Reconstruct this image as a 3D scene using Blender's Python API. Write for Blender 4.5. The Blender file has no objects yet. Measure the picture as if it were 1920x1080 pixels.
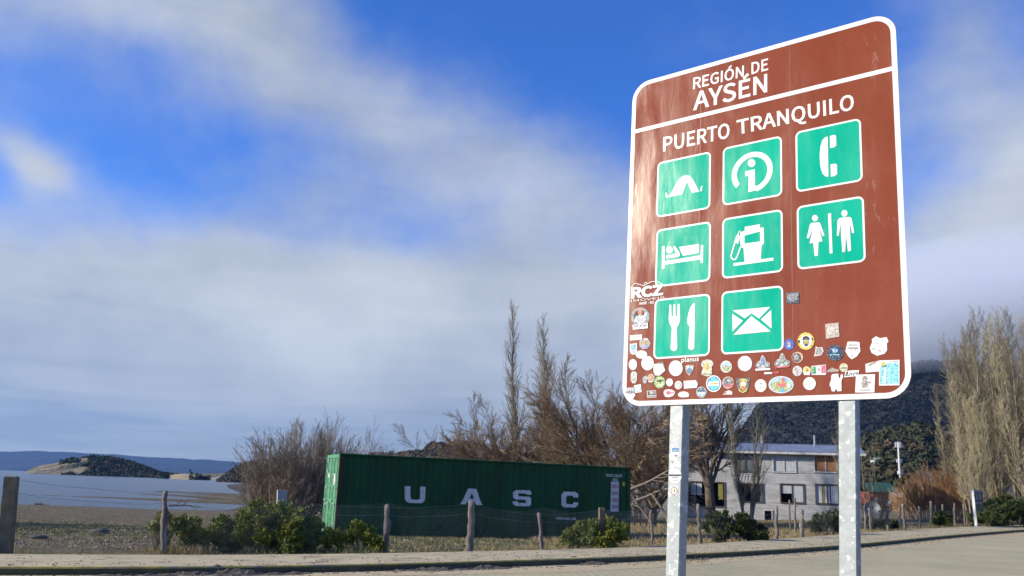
import bpy, bmesh, math, random
import numpy as np
from mathutils import Vector, Matrix
from mathutils.geometry import tessellate_polygon
random.seed(7); np.random.seed(7)
rng = np.random.default_rng(11)
SC = bpy.context.scene
COL = SC.collection
R = math.radians
# ------------------------------------------------------------------ camera
F = 1700.0                                  # focal length in pixels of a 1920 wide frame
PHI, ROLL = 0.21675815, 0.0349857
CAM = np.array([0.0, 0.0, 1.6])
n2 = (-math.sin(ROLL), math.cos(ROLL))
up = np.array([-n2[0]*math.cos(PHI), -n2[1]*math.cos(PHI), math.sin(PHI)])
fw = np.array([0, 0, 1.0]) - up*up[2]; fw /= np.linalg.norm(fw)
rt = np.cross(fw, up)
MW = np.stack([rt, fw, up])                 # camera axes (x right, y down, z forward) to world
cd = bpy.data.cameras.new('camera'); cam = bpy.data.objects.new('camera', cd); COL.objects.link(cam)
cd.sensor_width = 36; cd.lens = 36*F/1920; cd.clip_start = 0.1; cd.clip_end = 60000
rx, ry, rz = MW[:, 0], -MW[:, 1], -MW[:, 2]
cam.matrix_world = Matrix(((rx[0], ry[0], rz[0], CAM[0]), (rx[1], ry[1], rz[1], CAM[1]), (rx[2], ry[2], rz[2], CAM[2]), (0, 0, 0, 1)))
SC.camera = cam
cd.dof.use_dof = True; cd.dof.focus_distance = 6.9; cd.dof.aperture_fstop = 5.6
# ------------------------------------------------------------------ light
SUN_AZ, SUN_EL = -100.0, 23.5               # degrees from the view direction (+Y), positive to the right
EXPO = 0.45
SC.view_settings.view_transform = 'Standard'; SC.view_settings.look = 'None'
SC.view_settings.gamma = 1; SC.view_settings.use_curve_mapping = False; SC.view_settings.exposure = EXPO
sd = np.array([math.sin(R(SUN_AZ))*math.cos(R(SUN_EL)), math.cos(R(SUN_AZ))*math.cos(R(SUN_EL)), math.sin(R(SUN_EL))])
sl = bpy.data.lights.new('sun', 'SUN'); sl.energy = 5.0; sl.angle = R(0.53); sl.color = (1, 0.89, 0.72)
sun = bpy.data.objects.new('sun', sl); COL.objects.link(sun)
sun.rotation_euler = Vector(sd).to_track_quat('Z', 'Y').to_euler()
W = bpy.data.worlds.new('World'); SC.world = W; W.use_nodes = True
nt = W.node_tree; N = nt.nodes; L = nt.links; N.clear()
def nd(t, **k):
    n = N.new(t)
    for a, b in k.items(): setattr(n, a, b)
    return n
def setin(n, i, v):
    if isinstance(v, bpy.types.NodeSocket): L.new(v, n.inputs[i])
    else: n.inputs[i].default_value = v
def M1(op, a, b=0.0, clamp=False):
    n = nd('ShaderNodeMath', operation=op); n.use_clamp = clamp; setin(n, 0, a); setin(n, 1, b); return n.outputs[0]
sky = nd('ShaderNodeTexSky', sky_type='NISHITA'); sky.sun_disc = False
sky.sun_elevation = R(SUN_EL); sky.sun_rotation = R(SUN_AZ); sky.air_density = 1.0; sky.dust_density = 0.3; sky.ozone_density = 3.0
tc = nd('ShaderNodeTexCoord')
sep = nd('ShaderNodeSeparateXYZ'); L.new(tc.outputs['Generated'], sep.inputs[0])
zc = M1('MAXIMUM', sep.outputs[2], 0.0)
# azimuth / elevation in degrees
az = M1('MULTIPLY', M1('ARCTAN2', sep.outputs[0], sep.outputs[1]), 57.2958)
el = M1('MULTIPLY', M1('ARCSINE', sep.outputs[2]), 57.2958)
# plane coordinates of a cloud layer overhead, for the noise
den = M1('ADD', zc, 0.3)
cx = M1('DIVIDE', sep.outputs[0], den); cy = M1('DIVIDE', sep.outputs[1], den)
cv = nd('ShaderNodeCombineXYZ'); L.new(sep.outputs[0], cv.inputs[0]); L.new(sep.outputs[1], cv.inputs[1]); L.new(M1('MULTIPLY', sep.outputs[2], 1.2), cv.inputs[2])
def noise(scale, detail, rough, dist=0.0, vec=None, w=0.0):
    n = nd('ShaderNodeTexNoise', noise_dimensions='4D'); L.new(vec or cv.outputs[0], n.inputs['Vector'])
    n.inputs['W'].default_value = w; n.inputs['Scale'].default_value = scale; n.inputs['Detail'].default_value = detail
    n.inputs['Roughness'].default_value = rough; n.inputs['Distortion'].default_value = dist
    return n.outputs[0]
warp1 = M1('SUBTRACT', noise(3.2, 6, .55, .4), .5); warp2 = M1('SUBTRACT', noise(3.2, 6, .55, .4, w=5.0), .5)
azw = M1('ADD', az, M1('MULTIPLY', warp1, 14.0)); elw = M1('ADD', el, M1('MULTIPLY', warp2, 9.0))
def blob(a, e, sa, se, rot, amp):
    """soft cloud patch centred at azimuth a, elevation e"""
    c, s = math.cos(R(rot)), math.sin(R(rot))
    dx = M1('SUBTRACT', azw, a); dy = M1('SUBTRACT', elw, e)
    u = M1('DIVIDE', M1('ADD', M1('MULTIPLY', dx, c), M1('MULTIPLY', dy, s)), sa)
    v = M1('DIVIDE', M1('SUBTRACT', M1('MULTIPLY', dy, c), M1('MULTIPLY', dx, s)), se)
    q = M1('ADD', M1('MULTIPLY', u, u), M1('MULTIPLY', v, v))
    return M1('MULTIPLY', M1('EXPONENT', M1('MULTIPLY', q, -1.0)), amp)
BLOBS = [  # azimuth, elevation, half sizes, slope, amount
    (-27, 28.5, 9, 4.6, -8, .66), (-17, 26, 8, 4.2, -20, .66), (-9, 22.5, 8, 4.0, -22, .60), (0, 20, 8, 3.6, -14, .62), (10, 17.5, 8, 3.0, -8, .60), (-12, 17.5, 7, 2.2, 4, .42), (2, 16, 6, 2, 0, .35), (-22, 21, 8, 2.5, 0, .25),
    (-30.5, 17.2, 3.0, 1.5, -20, .95), (-36, 26, 8, 5, 0, .6),
    (-26, 9.8, 12, 4.6, 0, 1.1), (-13, 11.5, 10, 4.0, 0, 1.1), (-3, 11.0, 8, 4.4, 0, .95), (6, 11.0, 8, 4.0, 6, .85), (18, 9.5, 12, 5.5, 8, .95), (31, 14, 9, 8, 20, 1.0), (29, 25, 4.5, 8, 25, .6),
    (-42, 9, 14, 6, 0, .9), (50, 10, 16, 9, 0, .9), (70, 30, 25, 12, 0, .5), (-75, 30, 22, 10, 0, .35), (180, 15, 60, 14, 0, .5), (-150, 30, 30, 12, 0, .45), (120, 20, 30, 10, 0, .6), (13, 27, 6, 2.2, 0, .28), (20, 22, 5, 2.5, 0, .3)
]
acc = None
for b in BLOBS:
    o = blob(*b); acc = o if acc is None else M1('ADD', acc, o)
low = nd('ShaderNodeMapRange', interpolation_type='SMOOTHSTEP'); L.new(elw, low.inputs[0])
low.inputs[1].default_value = 12; low.inputs[2].default_value = 4; low.inputs[3].default_value = 0; low.inputs[4].default_value = 1.25
acc = M1('ADD', acc, low.outputs[0])
fine = M1('SUBTRACT', noise(5.5, 9, .55, .35, w=2.0), .5)
acc = M1('ADD', acc, M1('MULTIPLY', fine, .9)); acc = M1('ADD', acc, M1('MULTIPLY', M1('SUBTRACT', noise(15.0, 8, .62, .5, w=7.0), .5), .42))
cov = nd('ShaderNodeMapRange', interpolation_type='SMOOTHSTEP'); L.new(acc, cov.inputs[0])
cov.inputs[1].default_value = .02; cov.inputs[2].default_value = 1.3; cov.inputs[3].default_value = .0; cov.inputs[4].default_value = .95
# cloud colour: pale grey, whiter where thin veil catches the sun, greyer in the thick bank
thick = M1('ADD', noise(4.0, 7, .55, .2, w=9.0), 0.0)
# streaks low in the sky
sv = nd('ShaderNodeCombineXYZ'); L.new(M1('MULTIPLY', az, .05), sv.inputs[0]); L.new(M1('MULTIPLY', el, .30), sv.inputs[1])
streak = noise(1.0, 5, .55, .4, vec=sv.outputs[0], w=3.0)
sm = nd('ShaderNodeMapRange'); L.new(M1('ADD', M1('MULTIPLY', thick, .68), M1('MULTIPLY', streak, .32)), sm.inputs[0]); sm.inputs[1].default_value = .38; sm.inputs[2].default_value = .62
cr = nd('ShaderNodeMix', data_type='RGBA'); L.new(sm.outputs[0], cr.inputs[0])
cr.inputs[6].default_value = (3.75, 4.2, 4.9, 1); cr.inputs[7].default_value = (6.3, 6.65, 6.95, 1)
sv2 = nd('ShaderNodeCombineXYZ'); L.new(M1('MULTIPLY', az, .045), sv2.inputs[0]); L.new(M1('MULTIPLY', el, .62), sv2.inputs[1])
st2 = nd('ShaderNodeMapRange'); L.new(noise(1.0, 6, .6, .5, vec=sv2.outputs[0], w=1.5), st2.inputs[0]); st2.inputs[1].default_value = .42; st2.inputs[2].default_value = .62
cl = nd('ShaderNodeMix', data_type='RGBA'); L.new(st2.outputs[0], cl.inputs[0]); cl.inputs[6].default_value = (3.0, 3.35, 3.6, 1); cl.inputs[7].default_value = (5.3, 5.5, 5.3, 1)
lo2 = nd('ShaderNodeMapRange', interpolation_type='SMOOTHSTEP'); L.new(el, lo2.inputs[0]); lo2.inputs[1].default_value = 8.5; lo2.inputs[2].default_value = 2.0; lo2.inputs[3].default_value = 0; lo2.inputs[4].default_value = .75
cm = nd('ShaderNodeMix', data_type='RGBA'); L.new(lo2.outputs[0], cm.inputs[0]); L.new(cr.outputs[2], cm.inputs[6]); L.new(cl.outputs[2], cm.inputs[7])
mx = nd('ShaderNodeMix', data_type='RGBA'); L.new(cov.outputs[0], mx.inputs[0])
tint = nd('ShaderNodeMix', data_type='RGBA', blend_type='MULTIPLY'); tint.inputs[0].default_value = 1
L.new(sky.outputs[0], tint.inputs[6]); tint.inputs[7].default_value = (.50, 1.02, 2.05, 1)
L.new(tint.outputs[2], mx.inputs[6]); L.new(cm.outputs[2], mx.inputs[7])
bg = nd('ShaderNodeBackground'); bg.inputs[1].default_value = .078; L.new(mx.outputs[2], bg.inputs[0])
wo = nd('ShaderNodeOutputWorld'); L.new(bg.outputs[0], wo.inputs[0])
cy_ = SC.cycles
cy_.max_bounces = 6; cy_.diffuse_bounces = 3; cy_.glossy_bounces = 3; cy_.transmission_bounces = 4; cy_.volume_bounces = 3; cy_.transparent_max_bounces = 12
cy_.use_denoising = True
cy_.sample_clamp_indirect = 8

# ------------------------------------------------------------------ helpers
def ray(px, py):
    d = MW @ np.array([(px-960)/F, (py-540)/F, 1.0]); return d
def G(px, py, z=0.0):
    d = ray(px, py); return CAM + d*((z-CAM[2])/d[2])
def AT(px, py, D):
    d = ray(px, py); return CAM + d*(D/d[1])
def newobj(name, data, parent=None):
    o = bpy.data.objects.new(name, data); COL.objects.link(o)
    if parent is not None: o.parent = parent
    return o
def tag(o, label=None, cat=None, group=None, kind=None):
    if label: o['label'] = label
    if cat: o['category'] = cat
    if group: o['group'] = group
    if kind: o['kind'] = kind
    return o
def thing(name, loc, label, cat, group=None):
    o = newobj(name, None); o.location = Vector(tuple(float(a) for a in loc)); o.empty_display_size = .2
    return tag(o, label, cat, group)
class MB:
    def __init__(s): s.v = []; s.f = []; s.m = []; s.mats = []
    def mi(s, m):
        if m not in s.mats: s.mats.append(m)
        return s.mats.index(m)
    def poly(s, pts, m):
        b = len(s.v); s.v += [tuple(map(float, p)) for p in pts]; s.f.append(tuple(range(b, b+len(pts)))); s.m.append(s.mi(m))
    def tris(s, pts, tris, m):
        b = len(s.v); s.v += [tuple(map(float, p)) for p in pts]; k = s.mi(m)
        for t in tris: s.f.append(tuple(b+i for i in t)); s.m.append(k)
    def hexa(s, c, m):
        """8 corners: bottom ring 0-3, top ring 4-7"""
        s.tris(c, [(3, 2, 1, 0), (4, 5, 6, 7), (0, 1, 5, 4), (1, 2, 6, 5), (2, 3, 7, 6), (3, 0, 4, 7)], m)
    def box(s, o, a, b, c, m):
        """box from corner o along vectors a, b, c"""
        o, a, b, c = (np.array(x, float) for x in (o, a, b, c))
        s.hexa([o, o+a, o+a+b, o+b, o+c, o+a+c, o+a+b+c, o+b+c], m)
    def tube(s, p, r, m, sides=8, caps=True):
        """tube along points p with radii r"""
        p = [np.array(q, float) for q in p]
        if not hasattr(r, '__len__'): r = [r]*len(p)
        b = len(s.v); k = s.mi(m); ref = None
        for i, q in enumerate(p):
            d = p[min(i+1, len(p)-1)] - p[max(i-1, 0)]; d /= (np.linalg.norm(d)+1e-9)
            if ref is None: ref = np.array([1, 0, 0.]) if abs(d[0]) < .8 else np.array([0, 1, 0.])
            a = np.cross(d, ref); a /= np.linalg.norm(a); c = np.cross(d, a)
            for j in range(sides):
                t = 2*math.pi*j/sides; s.v.append(tuple(q + r[i]*(math.cos(t)*a+math.sin(t)*c)))
        for i in range(len(p)-1):
            for j in range(sides):
                j2 = (j+1) % sides; s.f.append((b+i*sides+j, b+i*sides+j2, b+(i+1)*sides+j2, b+(i+1)*sides+j)); s.m.append(k)
        if caps:
            s.f.append(tuple(b+j for j in range(sides))[::-1]); s.m.append(k)
            e = b+(len(p)-1)*sides; s.f.append(tuple(e+j for j in range(sides))); s.m.append(k)
    def build(s, name, parent=None, smooth=False, root=None):
        me = bpy.data.meshes.new(name)
        r = root if root is not None else parent
        off = np.zeros(3)
        q = r
        while q is not None: off += np.array(q.location); q = q.parent
        v = (np.array(s.v) - off) if len(s.v) else []
        me.from_pydata([tuple(x) for x in v], [], s.f)
        for m in s.mats: me.materials.append(m)
        me.polygons.foreach_set('material_index', s.m)
        if smooth: me.polygons.foreach_set('use_smooth', [True]*len(s.f))
        me.update()
        return newobj(name, me, parent)
def fastmesh(name, V, Fq, mat, parent=None, smooth=False, off=None, midx=None, mats=None):
    """V (n,3), Fq (m,k) arrays of faces of one size"""
    me = bpy.data.meshes.new(name)
    V = np.asarray(V, np.float32)
    if off is None:
        off = np.zeros(3); q = parent
        while q is not None: off = off + np.array(q.location); q = q.parent
    V = V - np.asarray(off, np.float32)
    k = Fq.shape[1]
    me.vertices.add(len(V)); me.vertices.foreach_set('co', V.ravel())
    me.loops.add(Fq.size); me.loops.foreach_set('vertex_index', Fq.ravel().astype(np.int32))
    me.polygons.add(len(Fq)); me.polygons.foreach_set('loop_start', np.arange(0, Fq.size, k, dtype=np.int32))
    try: me.polygons.foreach_set('loop_total', np.full(len(Fq), k, np.int32))
    except Exception: pass
    for m in (mats or [mat]): me.materials.append(m)
    if midx is not None: me.polygons.foreach_set('material_index', midx.astype(np.int32))
    me.polygons.foreach_set('use_smooth', np.full(len(Fq), bool(smooth)))
    me.update(calc_edges=True); me.validate()
    return newobj(name, me, parent)
# ---- value noise (numpy)
_perm = rng.random((256, 256)).astype(np.float32)
def vnoise(x, y):
    xi = np.floor(x).astype(int); yi = np.floor(y).astype(int); fx = x-xi; fy = y-yi
    fx = fx*fx*(3-2*fx); fy = fy*fy*(3-2*fy)
    a = _perm[xi & 255, yi & 255]; b = _perm[(xi+1) & 255, yi & 255]; c = _perm[xi & 255, (yi+1) & 255]; d = _perm[(xi+1) & 255, (yi+1) & 255]
    return (a*(1-fx)+b*fx)*(1-fy)+(c*(1-fx)+d*fx)*fy
def fbm(x, y, o=5, g=.5):
    s = 0; a = 1; t = 0
    for i in range(o): s = s + a*(vnoise(x*2**i+17*i, y*2**i+5*i)-.5); t += a; a *= g
    return s/t*2
# ------------------------------------------------------------------ materials
_mc = {}
def pmat(name, c1, c2=None, scale=3.0, rough=.8, bump=0.0, bscale=None, metal=0.0, detail=6, contrast=(.35, .65), c3=None, s3=1.0, t3=(.55, .7), coat=0, stretch=None, spec=.5, dist=0.0, trans=0, broughs=.6):
    if name in _mc: return _mc[name]
    m = bpy.data.materials.new(name); m.use_nodes = True; t = m.node_tree; b = t.nodes['Principled BSDF']
    b.inputs['Roughness'].default_value = rough; b.inputs['Metallic'].default_value = metal
    b.inputs['Specular IOR Level'].default_value = spec
    if coat: b.inputs['Coat Weight'].default_value = coat; b.inputs['Coat Roughness'].default_value = .25
    b.inputs['Base Color'].default_value = (*c1, 1)
    co = t.nodes.new('ShaderNodeTexCoord'); vec = co.outputs['Object']
    if stretch:
        mp = t.nodes.new('ShaderNodeMapping'); mp.inputs['Scale'].default_value = stretch; t.links.new(vec, mp.inputs[0]); vec = mp.outputs[0]
    def nz(sc, de=detail, ds=dist, ro=.6):
        n = t.nodes.new('ShaderNodeTexNoise'); n.inputs['Scale'].default_value = sc; n.inputs['Detail'].default_value = de; n.inputs['Roughness'].default_value = ro; n.inputs['Distortion'].default_value = ds
        t.links.new(vec, n.inputs['Vector']); return n.outputs[0]
    if c2 is not None:
        mr = t.nodes.new('ShaderNodeMapRange'); mr.inputs[1].default_value = contrast[0]; mr.inputs[2].default_value = contrast[1]
        t.links.new(nz(scale), mr.inputs[0])
        mx = t.nodes.new('ShaderNodeMix'); mx.data_type = 'RGBA'; t.links.new(mr.outputs[0], mx.inputs[0])
        mx.inputs[6].default_value = (*c1, 1); mx.inputs[7].default_value = (*c2, 1); out = mx.outputs[2]
        if c3 is not None:
            mr2 = t.nodes.new('ShaderNodeMapRange'); mr2.inputs[1].default_value = t3[0]; mr2.inputs[2].default_value = t3[1]
            t.links.new(nz(s3, 5), mr2.inputs[0])
            m2 = t.nodes.new('ShaderNodeMix'); m2.data_type = 'RGBA'; t.links.new(mr2.outputs[0], m2.inputs[0]); t.links.new(out, m2.inputs[6]); m2.inputs[7].default_value = (*c3, 1); out = m2.outputs[2]
        t.links.new(out, b.inputs['Base Color'])
    if bump:
        bp = t.nodes.new('ShaderNodeBump'); bp.inputs['Strength'].default_value = 1; bp.inputs['Distance'].default_value = bump
        t.links.new(nz(bscale or scale, 8, 0, broughs), bp.inputs['Height']); t.links.new(bp.outputs[0], b.inputs['Normal'])
    _mc[name] = m; return m
def flat(rgb, rough=.5):
    nm = 'print_%02x%02x%02x' % tuple(int(max(0, min(1, c))*255) for c in rgb)
    if min(rgb) > .6: return pmat(nm, rgb, tuple(c*.86 for c in rgb), 6.0, rough, contrast=(.3, .8), spec=.2, c3=tuple(c*.55 for c in rgb), s3=75, t3=(.60, .66))
    return pmat(nm, rgb, tuple(c*.45 for c in rgb), 85.0, rough, contrast=(.46, .60), spec=.2, c3=tuple(min(1, c*.6+.32) for c in rgb), s3=120, t3=(.56, .62))

# ================================================================== GROUND
def seg_dist(px, py, P):
    d = np.full(px.shape, 1e9)
    for (x0, y0), (x1, y1) in zip(P, P[1:]+P[:1]):
        vx, vy = x1-x0, y1-y0; t = np.clip(((px-x0)*vx+(py-y0)*vy)/(vx*vx+vy*vy), 0, 1)
        d = np.minimum(d, np.hypot(px-x0-t*vx, py-y0-t*vy))
    return d
def inside(px, py, P):
    c = np.zeros(px.shape, bool)
    for (x0, y0), (x1, y1) in zip(P, P[1:]+P[:1]):
        if y0 == y1: continue
        k = ((y0 > py) != (y1 > py)) & (px < (x1-x0)*(py-y0)/(y1-y0)+x0); c ^= k
    return c
WZ = -1.4
LAKE = [(-9000, 60), (-300, 70), (-80, 80), (-46, 84), (-38, 86), (-31, 84), (-26, 88), (-30, 110), (-40, 150), (-52, 185), (-80, 270), (-120, 400), (-175, 640), (-300, 1000), (-900, 2500), (-2500, 9000), (-9000, 9000)]
BAR = [(-68, 121.5), (-56, 118.0), (-48, 115.5), (-40, 111), (-24, 106), (-24, 190), (-52, 182), (-70, 186), (-66, 172), (-50, 168), (-58, 160), (-44, 152), (-60, 146), (-46, 136), (-41, 126), (-50, 122)]
def inroad(x, y): return inside(x, y, ROADPOLY)
# road outline: far kerb (top edge, z = .12) read off as points on the ground plane
KZ = .12
far_px = [(-260, 1062), (0, 1066), (200, 1064), (400, 1064), (560, 1063), (760, 1058), (920, 1052), (1113, 1047.5), (1200, 1043), (1357, 1036.5), (1483, 1029), (1572, 1023.5), (1660, 1015.5), (1756, 1006), (1840, 999), (1920, 993)]
FAR = [tuple(G(a, b, KZ)[:2]) for a, b in far_px]
e = np.array(FAR[-1])-np.array(FAR[-2]); e /= np.hypot(*e)
FAR = [(FAR[0][0]-60, FAR[0][1]-30), (FAR[0][0]-15, FAR[0][1]-5)] + FAR + [tuple(np.array(FAR[-1])+e*40+np.array([3, 0])), tuple(np.array(FAR[-1])+e*120+np.array([25, 0]))]
def smooth_line(P, step=.6):
    P = np.array(P, float)
    seg = np.hypot(*np.diff(P, axis=0).T); s = np.r_[0, np.cumsum(seg)]
    k = np.arange(0, s[-1], step); Q = np.stack([np.interp(k, s, P[:, 0]), np.interp(k, s, P[:, 1])], 1)
    w = 9
    for _ in range(2):
        pad = np.r_[np.repeat(Q[:1], w//2, 0), Q, np.repeat(Q[-1:], w//2, 0)]
        Q = np.stack([np.convolve(pad[:, i], np.ones(w)/w, 'valid') for i in (0, 1)], 1)
    return Q
FAR = smooth_line(FAR)
def normals(Q):
    d = np.gradient(Q, axis=0); d /= np.hypot(d[:, 0], d[:, 1])[:, None]; return np.stack([-d[:, 1], d[:, 0]], 1)
FN = normals(FAR)                     # points away from the road (to the fence side)
def off_line(Q, Nn, w): return Q + Nn*w
BACKW = np.interp(FAR[:, 0], [-30, -8, 5, 15, 37], [2.6, 2.6, 2.3, 3.0, 3.6])
BACK = FAR + FN*BACKW[:, None]
NEAR = FAR - FN*np.interp(FAR[:, 0], [-30, 0, 9, 20], [9.5, 9.5, 8.6, 9.5])[:, None]
ROADPOLY = [tuple(p) for p in FAR[::4]] + [tuple(p) for p in NEAR[::-4]]

def base_h(x, y):
    """natural ground height"""
    h = np.zeros_like(x)
    dl = seg_dist(x, y, LAKE); il = inside(x, y, LAKE)
    ib = inside(x, y, BAR); db = seg_dist(x, y, BAR)
    # beach
    shore = WZ + np.minimum(dl*.03, .25) + np.maximum(dl-8, 0)*.0215
    h = np.minimum(-.02 + 0*x, shore)
    h = np.where(il, WZ - np.minimum(dl*.04, 1.6), h)
    h = np.where(ib, WZ + np.minimum(db*.03, .14), h)
    # gentle dips in front of the container and rise at the right
    h = h - .22*np.exp(-(((x-0)/14)**2+((y-36)/7)**2))
    land = ~il
    h = h + np.where(land & (dl > 40), np.clip((y-110)/400, 0, 3)*3.0, 0)
    h = h + np.where(dl > 4, .05*fbm(x*.25, y*.25, 4)*np.clip((np.hypot(x, y)-10)/20, 0, 1), 0.01*fbm(x*.2, y*.2, 3))
    return h
rad = np.unique(np.concatenate([[0, 2, 4, 6, 8, 10, 12], np.arange(13, 60, .45), np.arange(60, 200, 1.8), np.geomspace(200, 11600, 56)]))
ang = np.concatenate([np.linspace(-50, 50, 300), np.linspace(50, 310, 70)[1:-1]])
AA, RR = np.meshgrid(np.radians(ang), rad)
gx, gy = RR*np.sin(AA), RR*np.cos(AA)
gh = base_h(gx, gy)
BANK = [tuple(p) for p in (FAR+FN*(BACKW[:, None]+.05))[::4]] + [tuple(p) for p in (NEAR-FN*3.2)[::-4]]
gh = np.where(inside(gx, gy, BANK), -.06, gh)
nr, na = gx.shape
idx = np.arange(nr*na).reshape(nr, na); i2 = np.roll(idx, -1, 1)
fq = np.stack([idx[:-1], i2[:-1], i2[1:], idx[1:]], -1).reshape(-1, 4)[:, ::-1]

def ground_material():
    m = bpy.data.materials.new('ground_gravel_and_grass'); m.use_nodes = True; t = m.node_tree; n = t.nodes; l = t.links; b = n['Principled BSDF']
    b.inputs['Roughness'].default_value = .95; b.inputs['Specular IOR Level'].default_value = .2
    co = n.new('ShaderNodeTexCoord'); sp = n.new('ShaderNodeSeparateXYZ'); l.new(co.outputs['Object'], sp.inputs[0])
    def nz(s, d=6, r=.6, sc=None):
        k = n.new('ShaderNodeTexNoise'); k.inputs['Scale'].default_value = s; k.inputs['Detail'].default_value = d; k.inputs['Roughness'].default_value = r
        if sc:
            mp = n.new('ShaderNodeMapping'); mp.inputs['Scale'].default_value = sc; l.new(co.outputs['Object'], mp.inputs[0]); l.new(mp.outputs[0], k.inputs['Vector'])
        else: l.new(co.outputs['Object'], k.inputs['Vector'])
        return k.outputs[0]
    def mr(s, a, b_, c=0, d=1):
        k = n.new('ShaderNodeMapRange'); k.interpolation_type = 'SMOOTHSTEP'; l.new(s, k.inputs[0]); k.inputs[1].default_value = a; k.inputs[2].default_value = b_; k.inputs[3].default_value = c; k.inputs[4].default_value = d; return k.outputs[0]
    def mix(f, a, b_):
        k = n.new('ShaderNodeMix'); k.data_type = 'RGBA'
        (l.new(f, k.inputs[0]) if not isinstance(f, float) else setattr(k.inputs[0], 'default_value', f))
        for i, q in ((6, a), (7, b_)):
            if isinstance(q, tuple): k.inputs[i].default_value = (*q, 1)
            else: l.new(q, k.inputs[i])
        return k.outputs[2]
    def ma(op, a, b_):
        k = n.new('ShaderNodeMath'); k.operation = op
        for i, q in ((0, a), (1, b_)):
            if isinstance(q, (int, float)): k.inputs[i].default_value = q
            else: l.new(q, k.inputs[i])
        return k.outputs[0]
    grav = mix(mr(nz(9, 8, .75), .38, .62), (.06, .05, .026), (.27, .215, .115))
    grav = mix(mr(nz(1.1, 7, .7), .42, .60), grav, (.10, .082, .045))
    vo = n.new('ShaderNodeTexVoronoi'); vo.inputs['Scale'].default_value = 6.0; l.new(co.outputs['Object'], vo.inputs['Vector'])
    grav = mix(mr(vo.outputs['Distance'], .16, .05), grav, (.34, .29, .18))
    grass = mix(mr(nz(14, 6, .7), .35, .65), (.055, .066, .014), (.19, .175, .045))
    # green where the meadow is: bands along y, broken up by noise
    y = sp.outputs[1]
    w = ma('ADD', y, ma('MULTIPLY', ma('SUBTRACT', nz(.25, 4), .5), 9.0))
    band = ma('MULTIPLY', mr(w, 24.0, 27.0), mr(w, 40, 33))
    x = sp.outputs[0]
    verge = ma('MAXIMUM', ma('MULTIPLY', band, .9), ma('MULTIPLY', mr(x, -1.0, 6.0), mr(y, 130, 70)))
    near = mr(y, 20.2, 18.6)
    verge = ma('MAXIMUM', verge, near)
    fac = ma('MULTIPLY', verge, mr(nz(.9, 6, .65), .38, .58))
    colr = mix(fac, grav, grass)
    dry = mix(mr(nz(5, 6), .4, .6), (.20, .16, .085), (.30, .245, .14))
    colr = mix(ma('MULTIPLY', mr(x, -4, 4), mr(nz(.5, 5), .42, .6)), colr, dry)
    far = mix(mr(nz(.02, 6), .4, .6), (.05, .055, .03), (.13, .11, .06))
    colr = mix(mr(y, 120, 300), colr, far)
    # wet stones at the water line
    z = sp.outputs[2]
    colr = mix(mr(z, -1.24, -1.36, 0, .55), colr, (.05, .045, .04))
    l.new(colr, b.inputs['Base Color'])
    bp = n.new('ShaderNodeBump'); bp.inputs['Strength'].default_value = 1; bp.inputs['Distance'].default_value = .05
    l.new(nz(7, 9, .75), bp.inputs['Height']); l.new(bp.outputs[0], b.inputs['Normal'])
    return m
M_ground = ground_material()
g = fastmesh('ground', np.stack([gx.ravel(), gy.ravel(), gh.ravel()], 1), fq, M_ground, smooth=True); tag(g, 'gravelly lakeside ground with patches of short grass', kind='structure')
# ---- lake
def water_material():
    m = bpy.data.materials.new('lake_water'); m.use_nodes = True; t = m.node_tree; n = t.nodes; l = t.links; b = n['Principled BSDF']
    b.inputs['Base Color'].default_value = (.035, .06, .075, 1); b.inputs['Roughness'].default_value = .22; b.inputs['IOR'].default_value = 1.33
    co = n.new('ShaderNodeTexCoord')
    mp = n.new('ShaderNodeMapping'); mp.inputs['Scale'].default_value = (.5, 1.0, 1); l.new(co.outputs['Object'], mp.inputs[0])
    k = n.new('ShaderNodeTexNoise'); k.inputs['Scale'].default_value = .9; k.inputs['Detail'].default_value = 8; k.inputs['Roughness'].default_value = .65; l.new(mp.outputs[0], k.inputs['Vector'])
    bp = n.new('ShaderNodeBump'); bp.inputs['Strength'].default_value = 1; bp.inputs['Distance'].default_value = .32; l.new(k.outputs[0], bp.inputs['Height']); l.new(bp.outputs[0], b.inputs['Normal'])
    return m
mb = MB(); mb.poly([(-11600, 60, WZ), (-20, 60, WZ), (-20, 11600, WZ), (-11600, 11600, WZ)], water_material())
o = mb.build('lake_water'); tag(o, 'calm grey-blue lake water', kind='structure')

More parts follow.
